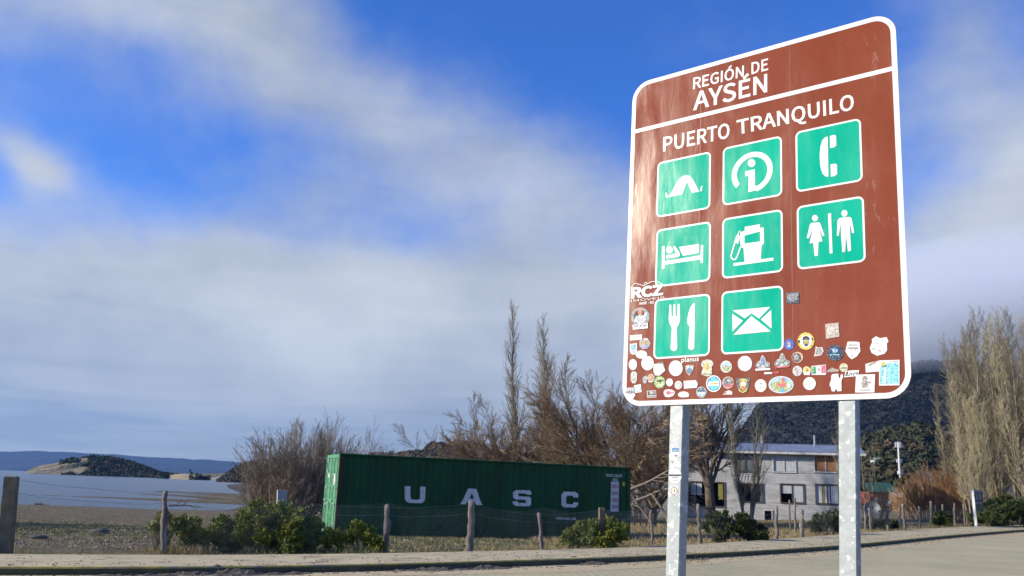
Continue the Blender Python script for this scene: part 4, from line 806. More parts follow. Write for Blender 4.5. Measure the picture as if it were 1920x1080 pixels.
# doors at the left end
mb = MB(); mb.box(c3(.0, .12, CH-.16), CE*.12, CD*(CW-.24), CZ*.13, M_cd); mb.build('door_header', CONT)
mb = MB(); mb.box(c3(.0, .12, .03), CE*.12, CD*(CW-.24), CZ*.13, M_cd); mb.build('door_sill', CONT)
for k in range(2):
    y0 = .135+k*1.09; mb = MB(); w = 1.08; zz = np.linspace(.175, CH-.175, 12)
    mb.box(c3(.05, y0, .17), CE*.03, CD*w, CZ*(CH-.34), M_cd)
    for a in range(5):
        z0 = .30+a*.5; mb.box(c3(.028, y0+.08, z0), CE*.022, CD*(w-.16), CZ*.30, M_cd)
    d = mb.build('door', CONT)
    mb = MB(); mb.box(c3(.045, y0-.012, .165), CE*.02, CD*.02, CZ*(CH-.33), M_blk); mb.build('gasket', d)
    for b_ in range(2):
        yy = y0+.26+b_*.55; mb = MB(); mb.tube([c3(-.005, yy, .06), c3(-.005, yy, CH-.06)], .019, M_bar, 8); rd = mb.build('locking_bar', d)
        for z0 in (.25, .9, 1.6, 2.2, 2.62):
            mb = MB(); mb.box(c3(-.012, yy-.045, z0), CE*.04, CD*.09, CZ*.06, M_bar); mb.build('bracket', d)
        mb = MB(); mb.box(c3(-.035, yy-.02, 1.05+.12*b_), CE*.02, CD*.34, CZ*.035, M_bar); mb.build('handle', d)
    for z0 in (.35, .95, 1.6, 2.2, 2.6):
        yy = y0-.02 if k == 0 else y0+w-.05; mb = MB(); mb.box(c3(.012, yy, z0), CE*.045, CD*.07, CZ*.13, M_bar); mb.build('hinge', d)
    for (a, b, w2, h2) in (((.62, 1.75, .22, .42), (.62, 2.02, .16, .18)) [k],):
        mb = MB(); mb.box(c3(.0235, y0+a, b), CE*.003, CD*w2, CZ*h2, M_let); mb.build('marking_plate', d)
# lettering that follows the corrugation
def corr_poly(mb, loops, mat, off=.004):
    """polygon in (s, z) on the front wall, cut along the folds so that it lies on the sheet"""
    bm = bmesh.new(); L3 = [[Vector((p[0], 0, p[1])) for p in lp] for lp in loops]
    L2 = [[Vector((p[0], p[1], 0)) for p in lp] for lp in loops]
    vs = [bm.verts.new(v) for lp in L3 for v in lp]
    for t in tessellate_polygon(L2):
        try: bm.faces.new([vs[i] for i in t])
        except ValueError: pass
    s0 = min(p[0] for p in loops[0]); s1 = max(p[0] for p in loops[0])
    for a, _ in PR:
        if s0 < a < s1: bmesh.ops.bisect_plane(bm, geom=bm.verts[:]+bm.edges[:]+bm.faces[:], plane_co=(a, 0, 0), plane_no=(1, 0, 0))
    bm.verts.ensure_lookup_table(); bm.verts.index_update()
    P = [c3(v.co.x, pd(v.co.x)-off, v.co.z) for v in bm.verts]
    tr = []
    for f in bm.faces:
        ii = [v.index for v in f.verts]; nn = np.cross(P[ii[1]]-P[ii[0]], P[ii[2]]-P[ii[0]])
        tr.append(tuple(ii) if nn @ CD < 0 else tuple(ii[::-1]))
    mb.tris(P, tr, mat); bm.free()
cu = crop(560, 740, 3)
def cs(P, off=0): return [oncont(x, y) for x, y in cu(P)]
LET = {'U': [[(600, 515), (632, 515), (632, 560), (633, 583), (640, 590), (675, 592), (685, 585), (686, 517), (717, 518), (716, 585), (708, 602), (690, 611), (625, 609), (606, 600), (599, 583)]],
       'A': [[(958, 528), (1000, 530), (1036, 621), (1002, 621), (994, 603), (952, 602), (944, 617), (912, 616)], [(978, 549), (962, 585), (990, 586)]],
       'S': [[(1225, 537), (1300, 538), (1312, 548), (1313, 563), (1284, 562), (1283, 556), (1240, 555), (1238, 566), (1245, 572), (1298, 574), (1312, 585), (1311, 618), (1298, 628), (1224, 626), (1209, 615), (1208, 600), (1236, 600), (1238, 608), (1282, 610), (1284, 598), (1278, 591), (1224, 590), (1211, 580), (1210, 550)]],
       'C': [[(1498, 546), (1562, 547), (1577, 560), (1577, 579), (1547, 578), (1546, 568), (1514, 567), (1508, 575), (1507, 608), (1514, 616), (1546, 617), (1548, 605), (1576, 606), (1575, 624), (1562, 635), (1496, 634), (1480, 620), (1480, 562)]]}
for ch, lp in LET.items():
    mb = MB(); corr_poly(mb, [cs(l) for l in lp], M_let); o = mb.build('letter', CONT); o['label'] = 'large white capital %s' % ch
def cont_text(text, x0, x1, yb0, yb1, h, mat, name='small_lettering', bold=.01):
    V, T = glyphs(text, bold); a0, a1 = V[:, 0].min(), V[:, 0].max(); mb = MB(); P = []
    for x, y in V:
        a = (x-a0)/(a1-a0); s, z = oncont(x0+(x1-x0)*a, yb0+(yb1-yb0)*a - y/CAPH*h); P.append((s, z))
    bm = bmesh.new(); vs = [bm.verts.new((s, 0, z)) for s, z in P]
    for f in T:
        try: bm.faces.new([vs[i] for i in f])
        except ValueError: pass
    for a, _ in PR:
        if min(p[0] for p in P) < a < max(p[0] for p in P): bmesh.ops.bisect_plane(bm, geom=bm.verts[:]+bm.edges[:]+bm.faces[:], plane_co=(a, 0, 0), plane_no=(1, 0, 0))
    bm.verts.index_update(); Q = [c3(v.co.x, pd(v.co.x)-.006, v.co.z) for v in bm.verts]; tr = []
    for f in bm.faces:
        ii = [v.index for v in f.verts]; nn = np.cross(Q[ii[1]]-Q[ii[0]], Q[ii[2]]-Q[ii[0]]); tr.append(tuple(ii) if nn @ CD < 0 else tuple(ii[::-1]))
    mb.tris(Q, tr, mat); bm.free(); return mb.build(name, CONT)
cont_text('UACU 118115', 1137.5, 1167, 893.5, 894.8, 5, M_let)
cont_text('45G1', 1150.5, 1160.5, 902, 902.6, 5, M_let)
cont_text('www.uasc.net', 1043, 1082, 973.5, 975, 5.0, M_let)
cc = crop(1080, 840, 5.4)
mb = MB(); corr_poly(mb, [[oncont(x, y) for x, y in cc([(360, 340), (445, 343), (440, 648), (352, 645)])]], pmat('panel_white', (.66, .66, .66), (.58, .58, .58), 3, .6)); pn = mb.build('name_panel', CONT)
M_red = pmat('panel_red_script', (.42, .04, .06), None, rough=.6)
for i, wd in enumerate(('\uFEB7\uFEAE\uFEDB\uFE94', '\u0627\uFEDF\uFEE4\uFEFC\uFEA3\uFE94', '\u0627\uFEDF\uFECC\uFEAE\uFE91\uFEF4\uFE94', '\u0627\uFEDF\uFEE4\uFE98\uFEA4\uFEAA\uFE93')):
    y = 840+(400+i*69)/5.4; cont_text(wd[::-1], 1148.7, 1160, y, y+.3, 4.2, M_red, 'red_script')
mb = MB(); corr_poly(mb, [[oncont(x, y) for x, y in cc([(475, 345), (500, 346), (498, 385), (474, 384)])]], pmat('yellow_notice', (.62, .42, .03), None, rough=.5), .005); mb.build('notice', CONT)

# ================================================================== TREES
def prism(P0, P1, R0, R1, sides=3):
    """arrays of segments -> vertices and quads of small prisms"""
    P0, P1 = np.asarray(P0, np.float32), np.asarray(P1, np.float32); R0, R1 = np.asarray(R0, np.float32), np.asarray(R1, np.float32)
    d = P1-P0; d /= np.linalg.norm(d, axis=1)[:, None]+1e-9
    ref = np.where(np.abs(d[:, :1]) < .8, np.array([[1, 0, 0]], np.float32), np.array([[0, 1, 0]], np.float32))
    a = np.cross(d, ref); a /= np.linalg.norm(a, axis=1)[:, None]+1e-9; b = np.cross(d, a)
    th = np.arange(sides)*2*np.pi/sides
    ring = np.cos(th)[None, :, None]*a[:, None]+np.sin(th)[None, :, None]*b[:, None]
    V = np.concatenate([P0[:, None]+ring*R0[:, None, None], P1[:, None]+ring*R1[:, None, None]], 1)
    n = len(P0); base = (np.arange(n)*sides*2)[:, None, None]; j = np.arange(sides); j2 = (j+1) % sides
    Fq = np.stack([j, j2, j2+sides, j+sides], 1)[None]+base
    return V.reshape(-1, 3), Fq.reshape(-1, 4)
def twigs(S, keep):
    """crown twigs: prisms, with the finest ones as slim cones; returns vertices and triangles"""
    lv = np.array(S[4]); P0, P1, R0, R1 = (np.array(a) for a in S[:4]); top_ = lv.max()
    a = keep & (lv < top_); b = keep & (lv == top_)
    V, Fq = prism(P0[a], P1[a], R0[a], R1[a], 3); T = np.concatenate([Fq[:, :3], Fq[:, [0, 2, 3]]]) if len(Fq) else np.zeros((0, 3), int)
    if b.any():
        V2, _ = prism(P0[b], P1[b], R0[b]*1.15, R1[b]*.0, 3); V2 = V2.reshape(-1, 6, 3)[:, :4].reshape(-1, 3); n = int(b.sum())
        base = (np.arange(n)*4)[:, None, None]+len(V); T2 = (np.array([(0, 1, 3), (1, 2, 3), (2, 0, 3)])[None]+base).reshape(-1, 3)
        V = np.concatenate([V, V2]); T = np.concatenate([T, T2])
    return V, T
class Grower:
    def __init__(s, seed): s.r = random.Random(seed); s.S = ([], [], [], [], [])   # p0, p1, r0, r1, level
    def limb(s, p, d, length, r, lvl, P):
        """P: list per level of dicts(n, wob, trop, kids, kang, klen, krad, start)"""
        q = P[min(lvl, len(P)-1)]; n = q['n']; rr = s.r; step = length/n; x, y, z = p; dx, dy, dz = d
        nodes = [(x, y, z, dx, dy, dz, r)]
        for i in range(n):
            w = q['wob']; dx += rr.gauss(0, w); dy += rr.gauss(0, w); dz += rr.gauss(0, w)+q['trop']
            m = math.sqrt(dx*dx+dy*dy+dz*dz); dx /= m; dy /= m; dz /= m
            r1 = r*(1-(i+1)/n*(1-q.get('tip', .25)))
            nx, ny, nz = x+dx*step, y+dy*step, z+dz*step
            S = s.S; S[0].append((x, y, z)); S[1].append((nx, ny, nz)); S[2].append(nodes[-1][6]); S[3].append(r1); S[4].append(lvl)
            x, y, z = nx, ny, nz; nodes.append((x, y, z, dx, dy, dz, r1))
        if lvl+1 < len(P):
            k = q['kids']; k = int(k)+(1 if rr.random() < k-int(k) else 0)
            for i in range(k):
                t = q.get('start', .25)+(1-q.get('start', .25))*(i+rr.random())/max(k, 1); t = min(t, .999)
                f = t*n; a = int(f); u = f-a; A, B = nodes[a], nodes[a+1]
                px_, py_, pz_ = (A[j]*(1-u)+B[j]*u for j in range(3)); D = A[3:6]
                ang = R(rr.gauss(q['kang'], q['kang']*.25)); ph = rr.random()*6.283
                D = Vector(D); o = D.orthogonal().normalized(); o.rotate(Matrix.Rotation(ph, 3, D))
                nd_ = (D*math.cos(ang)+o*math.sin(ang))
                L_ = length*q['klen']*(1-t*q.get('taper', .5))*rr.uniform(.7, 1.2)
                s.limb((px_, py_, pz_), tuple(nd_), L_, max((A[6]*(1-u)+B[6]*u)*q['krad'], P[-1].get('minr', .004)), lvl+1, P)
def tree_obj(G_, name, loc, label, cat, mt, mc_, group=None, split=1, sides=(6, 3), crownname='crown'):
    root = thing(name, loc, label, cat, group)
    lv = np.array(G_.S[4]); P0, P1, R0, R1 = (np.array(a) for a in G_.S[:4])
    k = lv <= split
    V, Fq = prism(P0[k], P1[k], R0[k], R1[k], sides[0]); fastmesh('trunk', V, Fq, mt, root, True, off=(0, 0, 0))
    V, Fq = twigs(G_.S, ~k); c = fastmesh(crownname, V, Fq, mc_, root, False, off=(0, 0, 0))
    return root
def clone(root, loc, rz, sc, label, szx=None):
    c = root.copy(); COL.objects.link(c); c.location = Vector(tuple(float(a) for a in loc)); c.rotation_euler = (0, 0, rz); c.scale = (szx or sc, szx or sc, sc); c['label'] = label
    for ch in root.children:
        k = ch.copy(); COL.objects.link(k); k.parent = c
        for g2 in ch.children: h = g2.copy(); COL.objects.link(h); h.parent = k
    return c
M_bark = pmat('grey_bark', (.16, .13, .095), (.09, .07, .05), 6, .95, .01, 20)
M_barkp = pmat('pale_poplar_bark', (.27, .24, .18), (.14, .12, .085), 5, .95, .01, 20)
M_twig_w = pmat('willow_twigs', (.25, .18, .11), (.31, .225, .13), .5, .9)
M_twig_p = pmat('poplar_twigs', (.36, .31, .18), (.25, .21, .13), .5, .9, c3=(.42, .37, .19), s3=.7)
M_twig_g = pmat('bush_twigs', (.29, .245, .18), (.20, .165, .12), .5, .9, c3=(.33, .28, .20), s3=.8)
M_twig_r = pmat('reddish_twigs', (.36, .22, .11), (.28, .165, .085), .4, .9, c3=(.38, .28, .14), s3=.7)
def gz(x, y): return float(base_h(np.array([float(x)]), np.array([float(y)]))[0])
def onground(px, py, D):
    p = AT(px, py, D); return np.array([p[0], p[1], gz(p[0], p[1])])
# --- tall slender poplars behind the container
def poplar(seed, H, spread, mt, mc_, label, loc, kids=70, group=None, twig=.008, klen=.20):
    g_ = Grower(seed)
    P = [dict(n=16, wob=.022, trop=.02, kids=kids, kang=19, klen=klen*spread, krad=.42, start=.10, taper=.72, tip=.08),
         dict(n=6, wob=.05, trop=.075, kids=9, kang=30, klen=.42, krad=.5, start=.15, taper=.4, tip=.3),
         dict(n=3, wob=.06, trop=.07, kids=4.5, kang=28, klen=.5, krad=.6, start=.1, taper=.3, tip=.4),
         dict(n=1, wob=.05, trop=.05, tip=.5, minr=twig)]
    g_.limb((0, 0, -.1), (0, 0, 1), H, H*.0135, 0, P)
    return tree_obj(g_, 'poplar_tree', loc, label, 'tree', mt, mc_, group, split=1)
GP = 'bare poplars along the lakeside'
p1 = poplar(5, 16.4, 1.15, M_barkp, M_twig_p, 'tallest bare poplar, narrow and straight, behind the container', onground(973, 930, 71), group=GP)
p2 = poplar(6, 14.6, 1.45, M_barkp, M_twig_p, 'second bare poplar, slightly shorter, right of the tallest one behind the container', onground(1018, 930, 71), group=GP)
# --- big spreading willow
def willow(seed, loc, H, label, kids=8, mt=M_bark, mc_=M_twig_w, lean=0, ang=48, trunk=1.4, name='willow_tree', twig=.009, k1=7, k2=8, k3=6):
    g_ = Grower(seed)
    P = [dict(n=4, wob=.04, trop=.0, kids=kids, kang=ang, klen=.80*H/trunk/1.15, krad=.50, start=.5, taper=.1, tip=.75),
         dict(n=8, wob=.075, trop=.05, kids=k1*1.35, kang=38, klen=.55, krad=.55, start=.2, taper=.45, tip=.2),
         dict(n=6, wob=.055, trop=.035, kids=k2*1.65, kang=34, klen=.50, krad=.55, start=.15, taper=.4, tip=.25),
         dict(n=4, wob=.05, trop=.03, kids=k3*2.3, kang=30, klen=.52, krad=.55, start=.1, taper=.35, tip=.35),
         dict(n=1, wob=.04, trop=.03, tip=.4, minr=twig)]
    g_.limb((0, 0, -.1), (lean, 0, 1), trunk, .045*H**.9, 0, P)
    return tree_obj(g_, name, loc, label, 'tree', mt, mc_, split=2)
wl1 = willow(14, onground(1150, 925, 58), 10.6, 'large spreading bare willow with orange-brown twigs behind the right end of the container', kids=14, ang=46, trunk=2.3, k1=10)
wl2 = willow(17, onground(950, 930, 66), 9.4, 'bare orange-brown willow at the foot of the two tall poplars', kids=12, ang=44, trunk=1.2)
wl3 = willow(20, onground(1058, 930, 64), 8.6, 'low bare willow between the poplars and the large willow', kids=11, ang=46, trunk=1.5, k3=5)
wl4 = willow(23, onground(1222, 925, 54), 7.5, 'dark bare willow behind the left sign post', kids=7, ang=50, trunk=1.5, k3=5)
# --- multi-stemmed bare shrubs by the water
def thicket(seed, loc, H, W_r, label, stems=26, mt=M_twig_g, mc_=M_twig_g, name='bare_shrub', cat='bush', twig=.008, k1=9, k2=6, trop=.05, out=.55):
    g_ = Grower(seed); rr = g_.r
    P = [dict(n=7, wob=.07, trop=trop, kids=k1, kang=24, klen=.45, krad=.55, start=.2, taper=.45, tip=.2),
         dict(n=5, wob=.07, trop=.06, kids=k2, kang=26, klen=.5, krad=.6, start=.15, taper=.3, tip=.3),
         dict(n=3, wob=.07, trop=.05, kids=3, kang=24, klen=.55, krad=.7, start=.1, taper=.3, tip=.4),
         dict(n=1, wob=.05, trop=.04, tip=.5, minr=twig)]
    for i in range(stems):
        a = rr.random()*6.28; u = math.sqrt(rr.random()); o = u*W_r*.35
        g_.limb((o*math.cos(a), o*math.sin(a), -.1), (math.cos(a)*u*out, math.sin(a)*u*out, 1), H*rr.uniform(.72, 1.0)*(1-.22*u), .012*H, 0, P)
    root = thing(name, loc, label, cat)
    lv = np.array(g_.S[4]); P0, P1, R0, R1 = (np.array(a) for a in g_.S[:4]); k = lv == 0
    V, Fq = prism(P0[k], P1[k], R0[k], R1[k], 4); fastmesh('stems', V, Fq, mt, root, off=(0, 0, 0))['kind'] = 'stuff'
    V, Fq = twigs(g_.S, ~k); fastmesh('crown', V, Fq, mc_, root, off=(0, 0, 0))
    return root
thicket(31, onground(552, 940, 50), 5.2, 2.8, 'dense bare grey-brown shrub at the water edge left of the container', stems=70, out=.66, k1=10, twig=.009)
thicket(32, onground(512, 945, 47), 2.6, 2.0, 'low bare shrub at the left foot of the dense one by the water', stems=22, out=.9, mc_=M_twig_w)
thicket(33, onground(612, 940, 60), 6.2, 3.4, 'bare shrub rising behind the door end of the container', stems=38, k2=5, out=.72)
thicket(34, onground(672, 930, 66), 6.6, 4.0, 'thin leaning bare shrub above the container roof', stems=16, k1=7, k2=4, out=.8)
thicket(35, onground(588, 945, 53), 3.4, 2.5, 'dark bare bush beside the container doors', stems=20, mc_=M_bark, out=.7)
# low scrub all along behind the container
for i, (x, D, H) in enumerate(((870, 75, 2.6), (915, 78, 3.0), (985, 76, 2.9), (1030, 74, 2.8), (1075, 78, 3.2), (1115, 72, 3.0), (1165, 70, 2.8), (1200, 66, 3.0))):
    if i < 3: th = thicket(50+i, onground(x, 925, D), H, 3.4, 'x', stems=24, k1=7, k2=5, out=.8, mc_=M_twig_w if i % 2 else M_twig_g); P_ = th if i == 0 else P_; TH = [th] if i == 0 else TH+[th]
    else: th = clone(TH[i % 3], onground(x, 925, D), i*1.3, H/2.8, 'x')
    th['label'] = ('leftmost of the low bare bushes showing over the container roof', 'low bush behind the container, under the left poplar', 'low bush between the two tall poplars', 'low bush right of the second tall poplar',
                   'low bush left of the big willow trunk', 'low bush just left of the willow trunk', 'low bush at the foot of the big willow', 'low bush right of the big willow trunk')[i]; th['group'] = 'low bare bushes behind the container'

# --- trees before the grey house
willow(71, onground(1333, 935, 64), 10.8, 'dark bare tree standing against the left half of the grey house', kids=8, ang=24, trunk=3.6, mc_=M_bark, k1=10, k2=7, k3=5, name='bare_tree')
def multi(seed, loc, H, stems, label, mt, mc_, out=.16, kids=20, name='poplar_tree', twig=.008, r0=.011, base=.2):
    g_ = Grower(seed); rr = g_.r
    P = [dict(n=12, wob=.025, trop=.03, kids=kids, kang=24, klen=.22 if base < .3 else .19, krad=.42, start=.12, taper=.6, tip=.1),
         dict(n=6, wob=.05, trop=.08, kids=8, kang=28, klen=.42, krad=.5, start=.15, taper=.4, tip=.3),
         dict(n=3, wob=.06, trop=.07, kids=4, kang=28, klen=.5, krad=.6, start=.1, taper=.3, tip=.4),
         dict(n=1, wob=.05, trop=.05, tip=.5, minr=twig)]
    for i in range(stems):
        a = rr.random()*6.28; u = 1 if base < .3 else math.sqrt(rr.random()); g_.limb((base*u*math.cos(a), base*u*math.sin(a), -.1), (math.cos(a)*out*u, math.sin(a)*out*u, 1), H*(rr.uniform(.7, 1) if base < .3 else (1-.3*u)*rr.uniform(.8, 1)), r0*H, 0, P)
    return tree_obj(g_, name, loc, label, 'tree', mt, mc_, GP, split=1)
m1 = multi(81, onground(1402, 935, 62), 9.0, 4, 'forked bare poplar in front of the middle of the grey house', M_barkp, M_twig_p, .17, 30)
m2 = multi(82, onground(1578, 940, 60), 9.4, 2, 'pale bare poplar beside the right sign post, before the end of the house', M_barkp, M_twig_p, .12, 22)
m3 = multi(83, onground(1630, 940, 88), 8.0, 2, 'thin bare poplar just right of the right sign post', M_barkp, M_twig_p, .12, 16)
# --- the great poplar clump at the right
q1 = multi(91, onground(1868, 960, 78), 21.5, 9, 'tall many-stemmed bare poplar, left one of the clump at the right edge', M_barkp, M_twig_p, .09, 58, twig=.012, base=2.4, r0=.006)
q2 = multi(92, onground(1925, 960, 76), 22.5, 9, 'tall bare poplar at the right edge of the picture', M_barkp, M_twig_p, .08, 58, twig=.012, base=2.4, r0=.006)
q3 = clone(q1, onground(1836, 960, 84), 2.1, .92, 'shorter bare poplar on the left flank of the right hand clump')
q4 = clone(q2, onground(1893, 960, 86), 1.1, 1.08, 'bare poplar standing behind the middle of the right hand clump')
q7 = clone(q2, onground(1846, 960, 74), 3.3, .62, 'low bare poplar at the foot of the clump, behind the road side board')
q5 = clone(q2, onground(1985, 960, 80), 4.0, 1.02, 'bare poplar beyond the right edge of the clump')
q6 = clone(q1, onground(1962, 960, 70), 5.0, .9, 'rightmost bare poplar of the clump')
poplar(93, 12.5, .6, M_barkp, M_twig_p, 'small distant poplar spire above the reddish bushes', onground(1776, 940, 150), kids=50, twig=.02)
# --- reddish bare bushes
RB = [thicket(101, onground(1735, 945, 84), 4.6, 3.6, 'x', stems=34, mt=M_twig_r, mc_=M_twig_r, twig=.011, out=.75)]
RB.append(thicket(102, onground(1790, 945, 82), 5.2, 3.8, 'x', stems=34, mt=M_twig_r, mc_=M_twig_r, twig=.011, out=.7))
RB.append(clone(RB[0], onground(1762, 945, 88), 1.9, 1.08, 'x')); RB.append(clone(RB[1], onground(1822, 950, 78), 2.2, .82, 'x')); RB.append(clone(RB[0], onground(1706, 945, 92), 3.0, .72, 'x'))
for o, t_ in zip(RB, ('reddish brown bare bush, the large one nearest the green roof', 'reddish brown bare bush left of the road side board', 'reddish brown bare bush in the middle, behind the other two', 'reddish bare bush behind the road side board', 'smallest reddish bare bush, beside the green roofed house')): o['label'] = t_; o['group'] = 'reddish bare bushes at the right'
# --- scrub at the foot of the house's right side
thicket(111, onground(1640, 925, 70), 3.0, 1.6, 'dark bare bush behind the satellite dish', stems=16, mc_=M_bark)

# ================================================================== EVERGREEN SHRUBS
M_leaf = pmat('juniper_foliage', (.12, .165, .02), (.22, .25, .03), 1.3, .7, c3=(.30, .27, .045), s3=2.2, t3=(.52, .68), contrast=(.35, .65))
M_leafd = pmat('dark_shrub_foliage', (.040, .062, .016), (.075, .10, .02), 1.5, .75, c3=(.12, .12, .03), s3=2.5, t3=(.55, .7))
def shrub(seed, loc, lumps, label, mat=M_leaf, leaves=26000, ls=.055, name='evergreen_bush', stems=True, group=None):
    """lumps: (dx, dy, z, rx, ry, rz); sprays of small leaves spread through overlapping lumps"""
    r = np.random.default_rng(seed); root = thing(name, loc, label, 'bush', group)
    sub = []
    for (dx, dy, z, a, b, c) in lumps:
        m = max(6, int(16*a*b*c)+10)
        for _ in range(m):
            t = r.normal(size=3); t /= np.linalg.norm(t); t[2] = abs(t[2])*.9 if r.random() < .8 else t[2]
            k = r.uniform(.55, 1.0); sub.append((dx+t[0]*a*k, dy+t[1]*b*k, max(z+t[2]*c*k, .08), r.uniform(.16, .34)*min(1, (a+b+c)/2.2+.35)))
    sub = np.array(sub); wts = sub[:, 3]**2; wts /= wts.sum()
    nS = len(sub); ax_ = sub[:, :3]-np.array([0, 0, -.25]); cen = np.mean(sub[:, :3], 0)
    ax_ = (sub[:, :3]-cen)*[1, 1, .8]; ax_ /= np.linalg.norm(ax_, axis=1)[:, None]+1e-6
    ax_ = ax_*.7+r.normal(size=(nS, 3))*.35+np.array([0, 0, .45]); ax_ /= np.linalg.norm(ax_, axis=1)[:, None]
    k = r.choice(nS, leaves, p=wts); C = sub[k, :3]; S = sub[k, 3]
    # every spray fans out in a few fronds that rise outward and taper
    fr_ = r.integers(0, 7, leaves); fa = ax_[k]+np.stack([np.sin(fr_*1.7+k), np.cos(fr_*2.3+k*.7), np.sin(fr_*.9+k*1.3)*.6], 1)*.55; fa /= np.linalg.norm(fa, axis=1)[:, None]
    u = r.random(leaves)**.8; t = r.normal(size=(leaves, 3))
    P = C+fa*(S*(u*1.55-.35))[:, None]+t*(S*(.20*(1.15-u)+.02))[:, None]
    P[:, 2] = np.maximum(P[:, 2], .02)
    d = fa*.8+r.normal(size=(leaves, 3))*.45; d /= np.linalg.norm(d, axis=1)[:, None]
    sd_ = np.cross(d, r.normal(size=(leaves, 3))); sd_ /= np.linalg.norm(sd_, axis=1)[:, None]
    L_ = ls*r.uniform(.6, 1.6, leaves)[:, None]; w = L_*.22
    V = np.stack([P-sd_*w*1.15, P+sd_*w*1.15, P+d*L_], 1).reshape(-1, 3)
    Fq = np.arange(leaves*3).reshape(-1, 3); o = fastmesh('foliage', V, Fq, mat, root, off=(0, 0, 0)); o['kind'] = 'stuff'
    if stems:
        g_ = Grower(seed); P_ = [dict(n=5, wob=.1, trop=.02, kids=5, kang=35, klen=.5, krad=.6, start=.3, taper=.4, tip=.3), dict(n=3, wob=.1, trop=.02, tip=.3, minr=.004)]
        for (dx, dy, z, a, b, c) in lumps:
            for i in range(9): g_.limb((dx*.75, dy*.5, -.05), (g_.r.gauss(0, .6)*a, g_.r.gauss(0, .6)*b, .8), (z+c)*g_.r.uniform(.7, 1.12), .012, 0, P_)
        V, Fq = prism(*[np.array(a) for a in g_.S[:4]], 3); fastmesh('stems', V, Fq, M_bark, root, off=(0, 0, 0))['kind'] = 'stuff'
    return root
def at0(px, py): p = G(px, py, 0); return np.array([p[0], p[1], gz(p[0], p[1])])
B1 = at0(488, 1031)
shrub(201, B1, [(-.62, .1, .40, .45, .5, .38), (-.15, .0, .46, .60, .6, .42), (.40, .1, .54, .58, .6, .42), (.82, .2, .40, .44, .5, .38), (-.9, -.1, .2, .28, .3, .2), (.25, -.35, .25, .75, .4, .25), (.95, .1, .25, .28, .3, .25), (-.5, -.1, .15, .55, .4, .2), (.45, -.1, .2, .6, .5, .3), (0, -.1, .3, .6, .5, .4)], 'large bright green evergreen bush by the fence, left of the container', leaves=170000, ls=.042)
shrub(202, at0(347, 1031), [(0, 0, .28, .33, .3, .32), (.2, .05, .2, .2, .2, .22)], 'small green bush beside the knotty fence post', leaves=14000)
shrub(203, at0(660, 1037), [(-.35, 0, .22, .3, .3, .22), (.15, .1, .30, .34, .3, .27), (.45, .05, .15, .2, .25, .15)], 'thin green bush in front of the container doors', M_leaf, leaves=26000, ls=.042)
shrub(204, at0(1122, 1029), [(-.45, 0, .32, .42, .4, .32), (.05, .1, .45, .5, .45, .38), (.5, .05, .38, .38, .4, .35), (0, -.2, .2, .7, .4, .2)], 'green bush around the concrete fence post at the right end of the container', leaves=42000)
shrub(205, at0(1374, 1017), [(-.55, 0, .55, .5, .5, .5), (.0, .1, .7, .55, .55, .55), (.5, .0, .5, .5, .5, .45), (.85, 0, .3, .35, .4, .3)], 'dark green bush between the sign posts, in front of the grey house', M_leafd, leaves=48000)
shrub(206, at0(1550, 1005), [(0, 0, .45, .5, .5, .45), (-.5, .1, .3, .4, .4, .3), (.45, .2, .6, .35, .35, .4)], 'dark bush left of the right sign post', M_leafd, leaves=22000, ls=.08)
shrub(207, at0(1650, 996), [(0, 0, .3, .6, .5, .35), (.6, .1, .25, .4, .4, .25)], 'low scrub behind the fence near the satellite dish', M_leafd, leaves=14000, ls=.08)
shrub(208, onground(1766, 975, 62), [(0, 0, .45, .45, .45, .5), (-.3, 0, .25, .35, .3, .25)], 'small dark bush between the right hand fence posts', M_leafd, leaves=14000, ls=.09)
for k, (x, D, s_, lb) in enumerate(((1862, 66, 1.25, 'dark evergreen bush under the clump of poplars, beside the road side board'), (1898, 67, 1.5, 'larger dark evergreen bush under the poplars'), (1935, 68, 1.3, 'dark evergreen bush at the right edge under the poplars'), (1845, 64, .8, 'small dark bush at the foot of the road side board'))):
    if k == 0: HB = shrub(210, onground(x, 975, D), [(-.7, 0, .5, .8, .7, .6), (.1, .1, .8, .8, .7, .6), (.8, 0, .6, .7, .7, .6)], lb, M_leafd, leaves=30000, ls=.10, group='dark bushes under the poplars')
    else: clone(HB, onground(x, 975, D), k*1.7, s_, lb)
shrub(215, at0(1010+0, 1030)+np.array([.9, 1.2, 0]), [(0, 0, .12, .25, .2, .12)], 'tiny green tuft beyond the thin leaning fence post', leaves=1500)
shrub(216, at0(226, 1040)+np.array([.2, 1.6, 0]), [(0, 0, .6, .12, .12, .12), (-.1, 0, .45, .12, .1, .1), (.25, 0, .52, .12, .1, .1)], 'spindly sapling with few leaves between the two left posts', leaves=1300)
# shrub and tree just outside the left edge that throw their shade on the beach
shrub(220, np.array([-12.6, 17.6, 0]), [(-.6, 0, .5, .9, .9, .55), (.5, .1, .6, .9, .8, .6)], 'green bush beyond the left edge, beside the square post', leaves=26000, ls=.08)
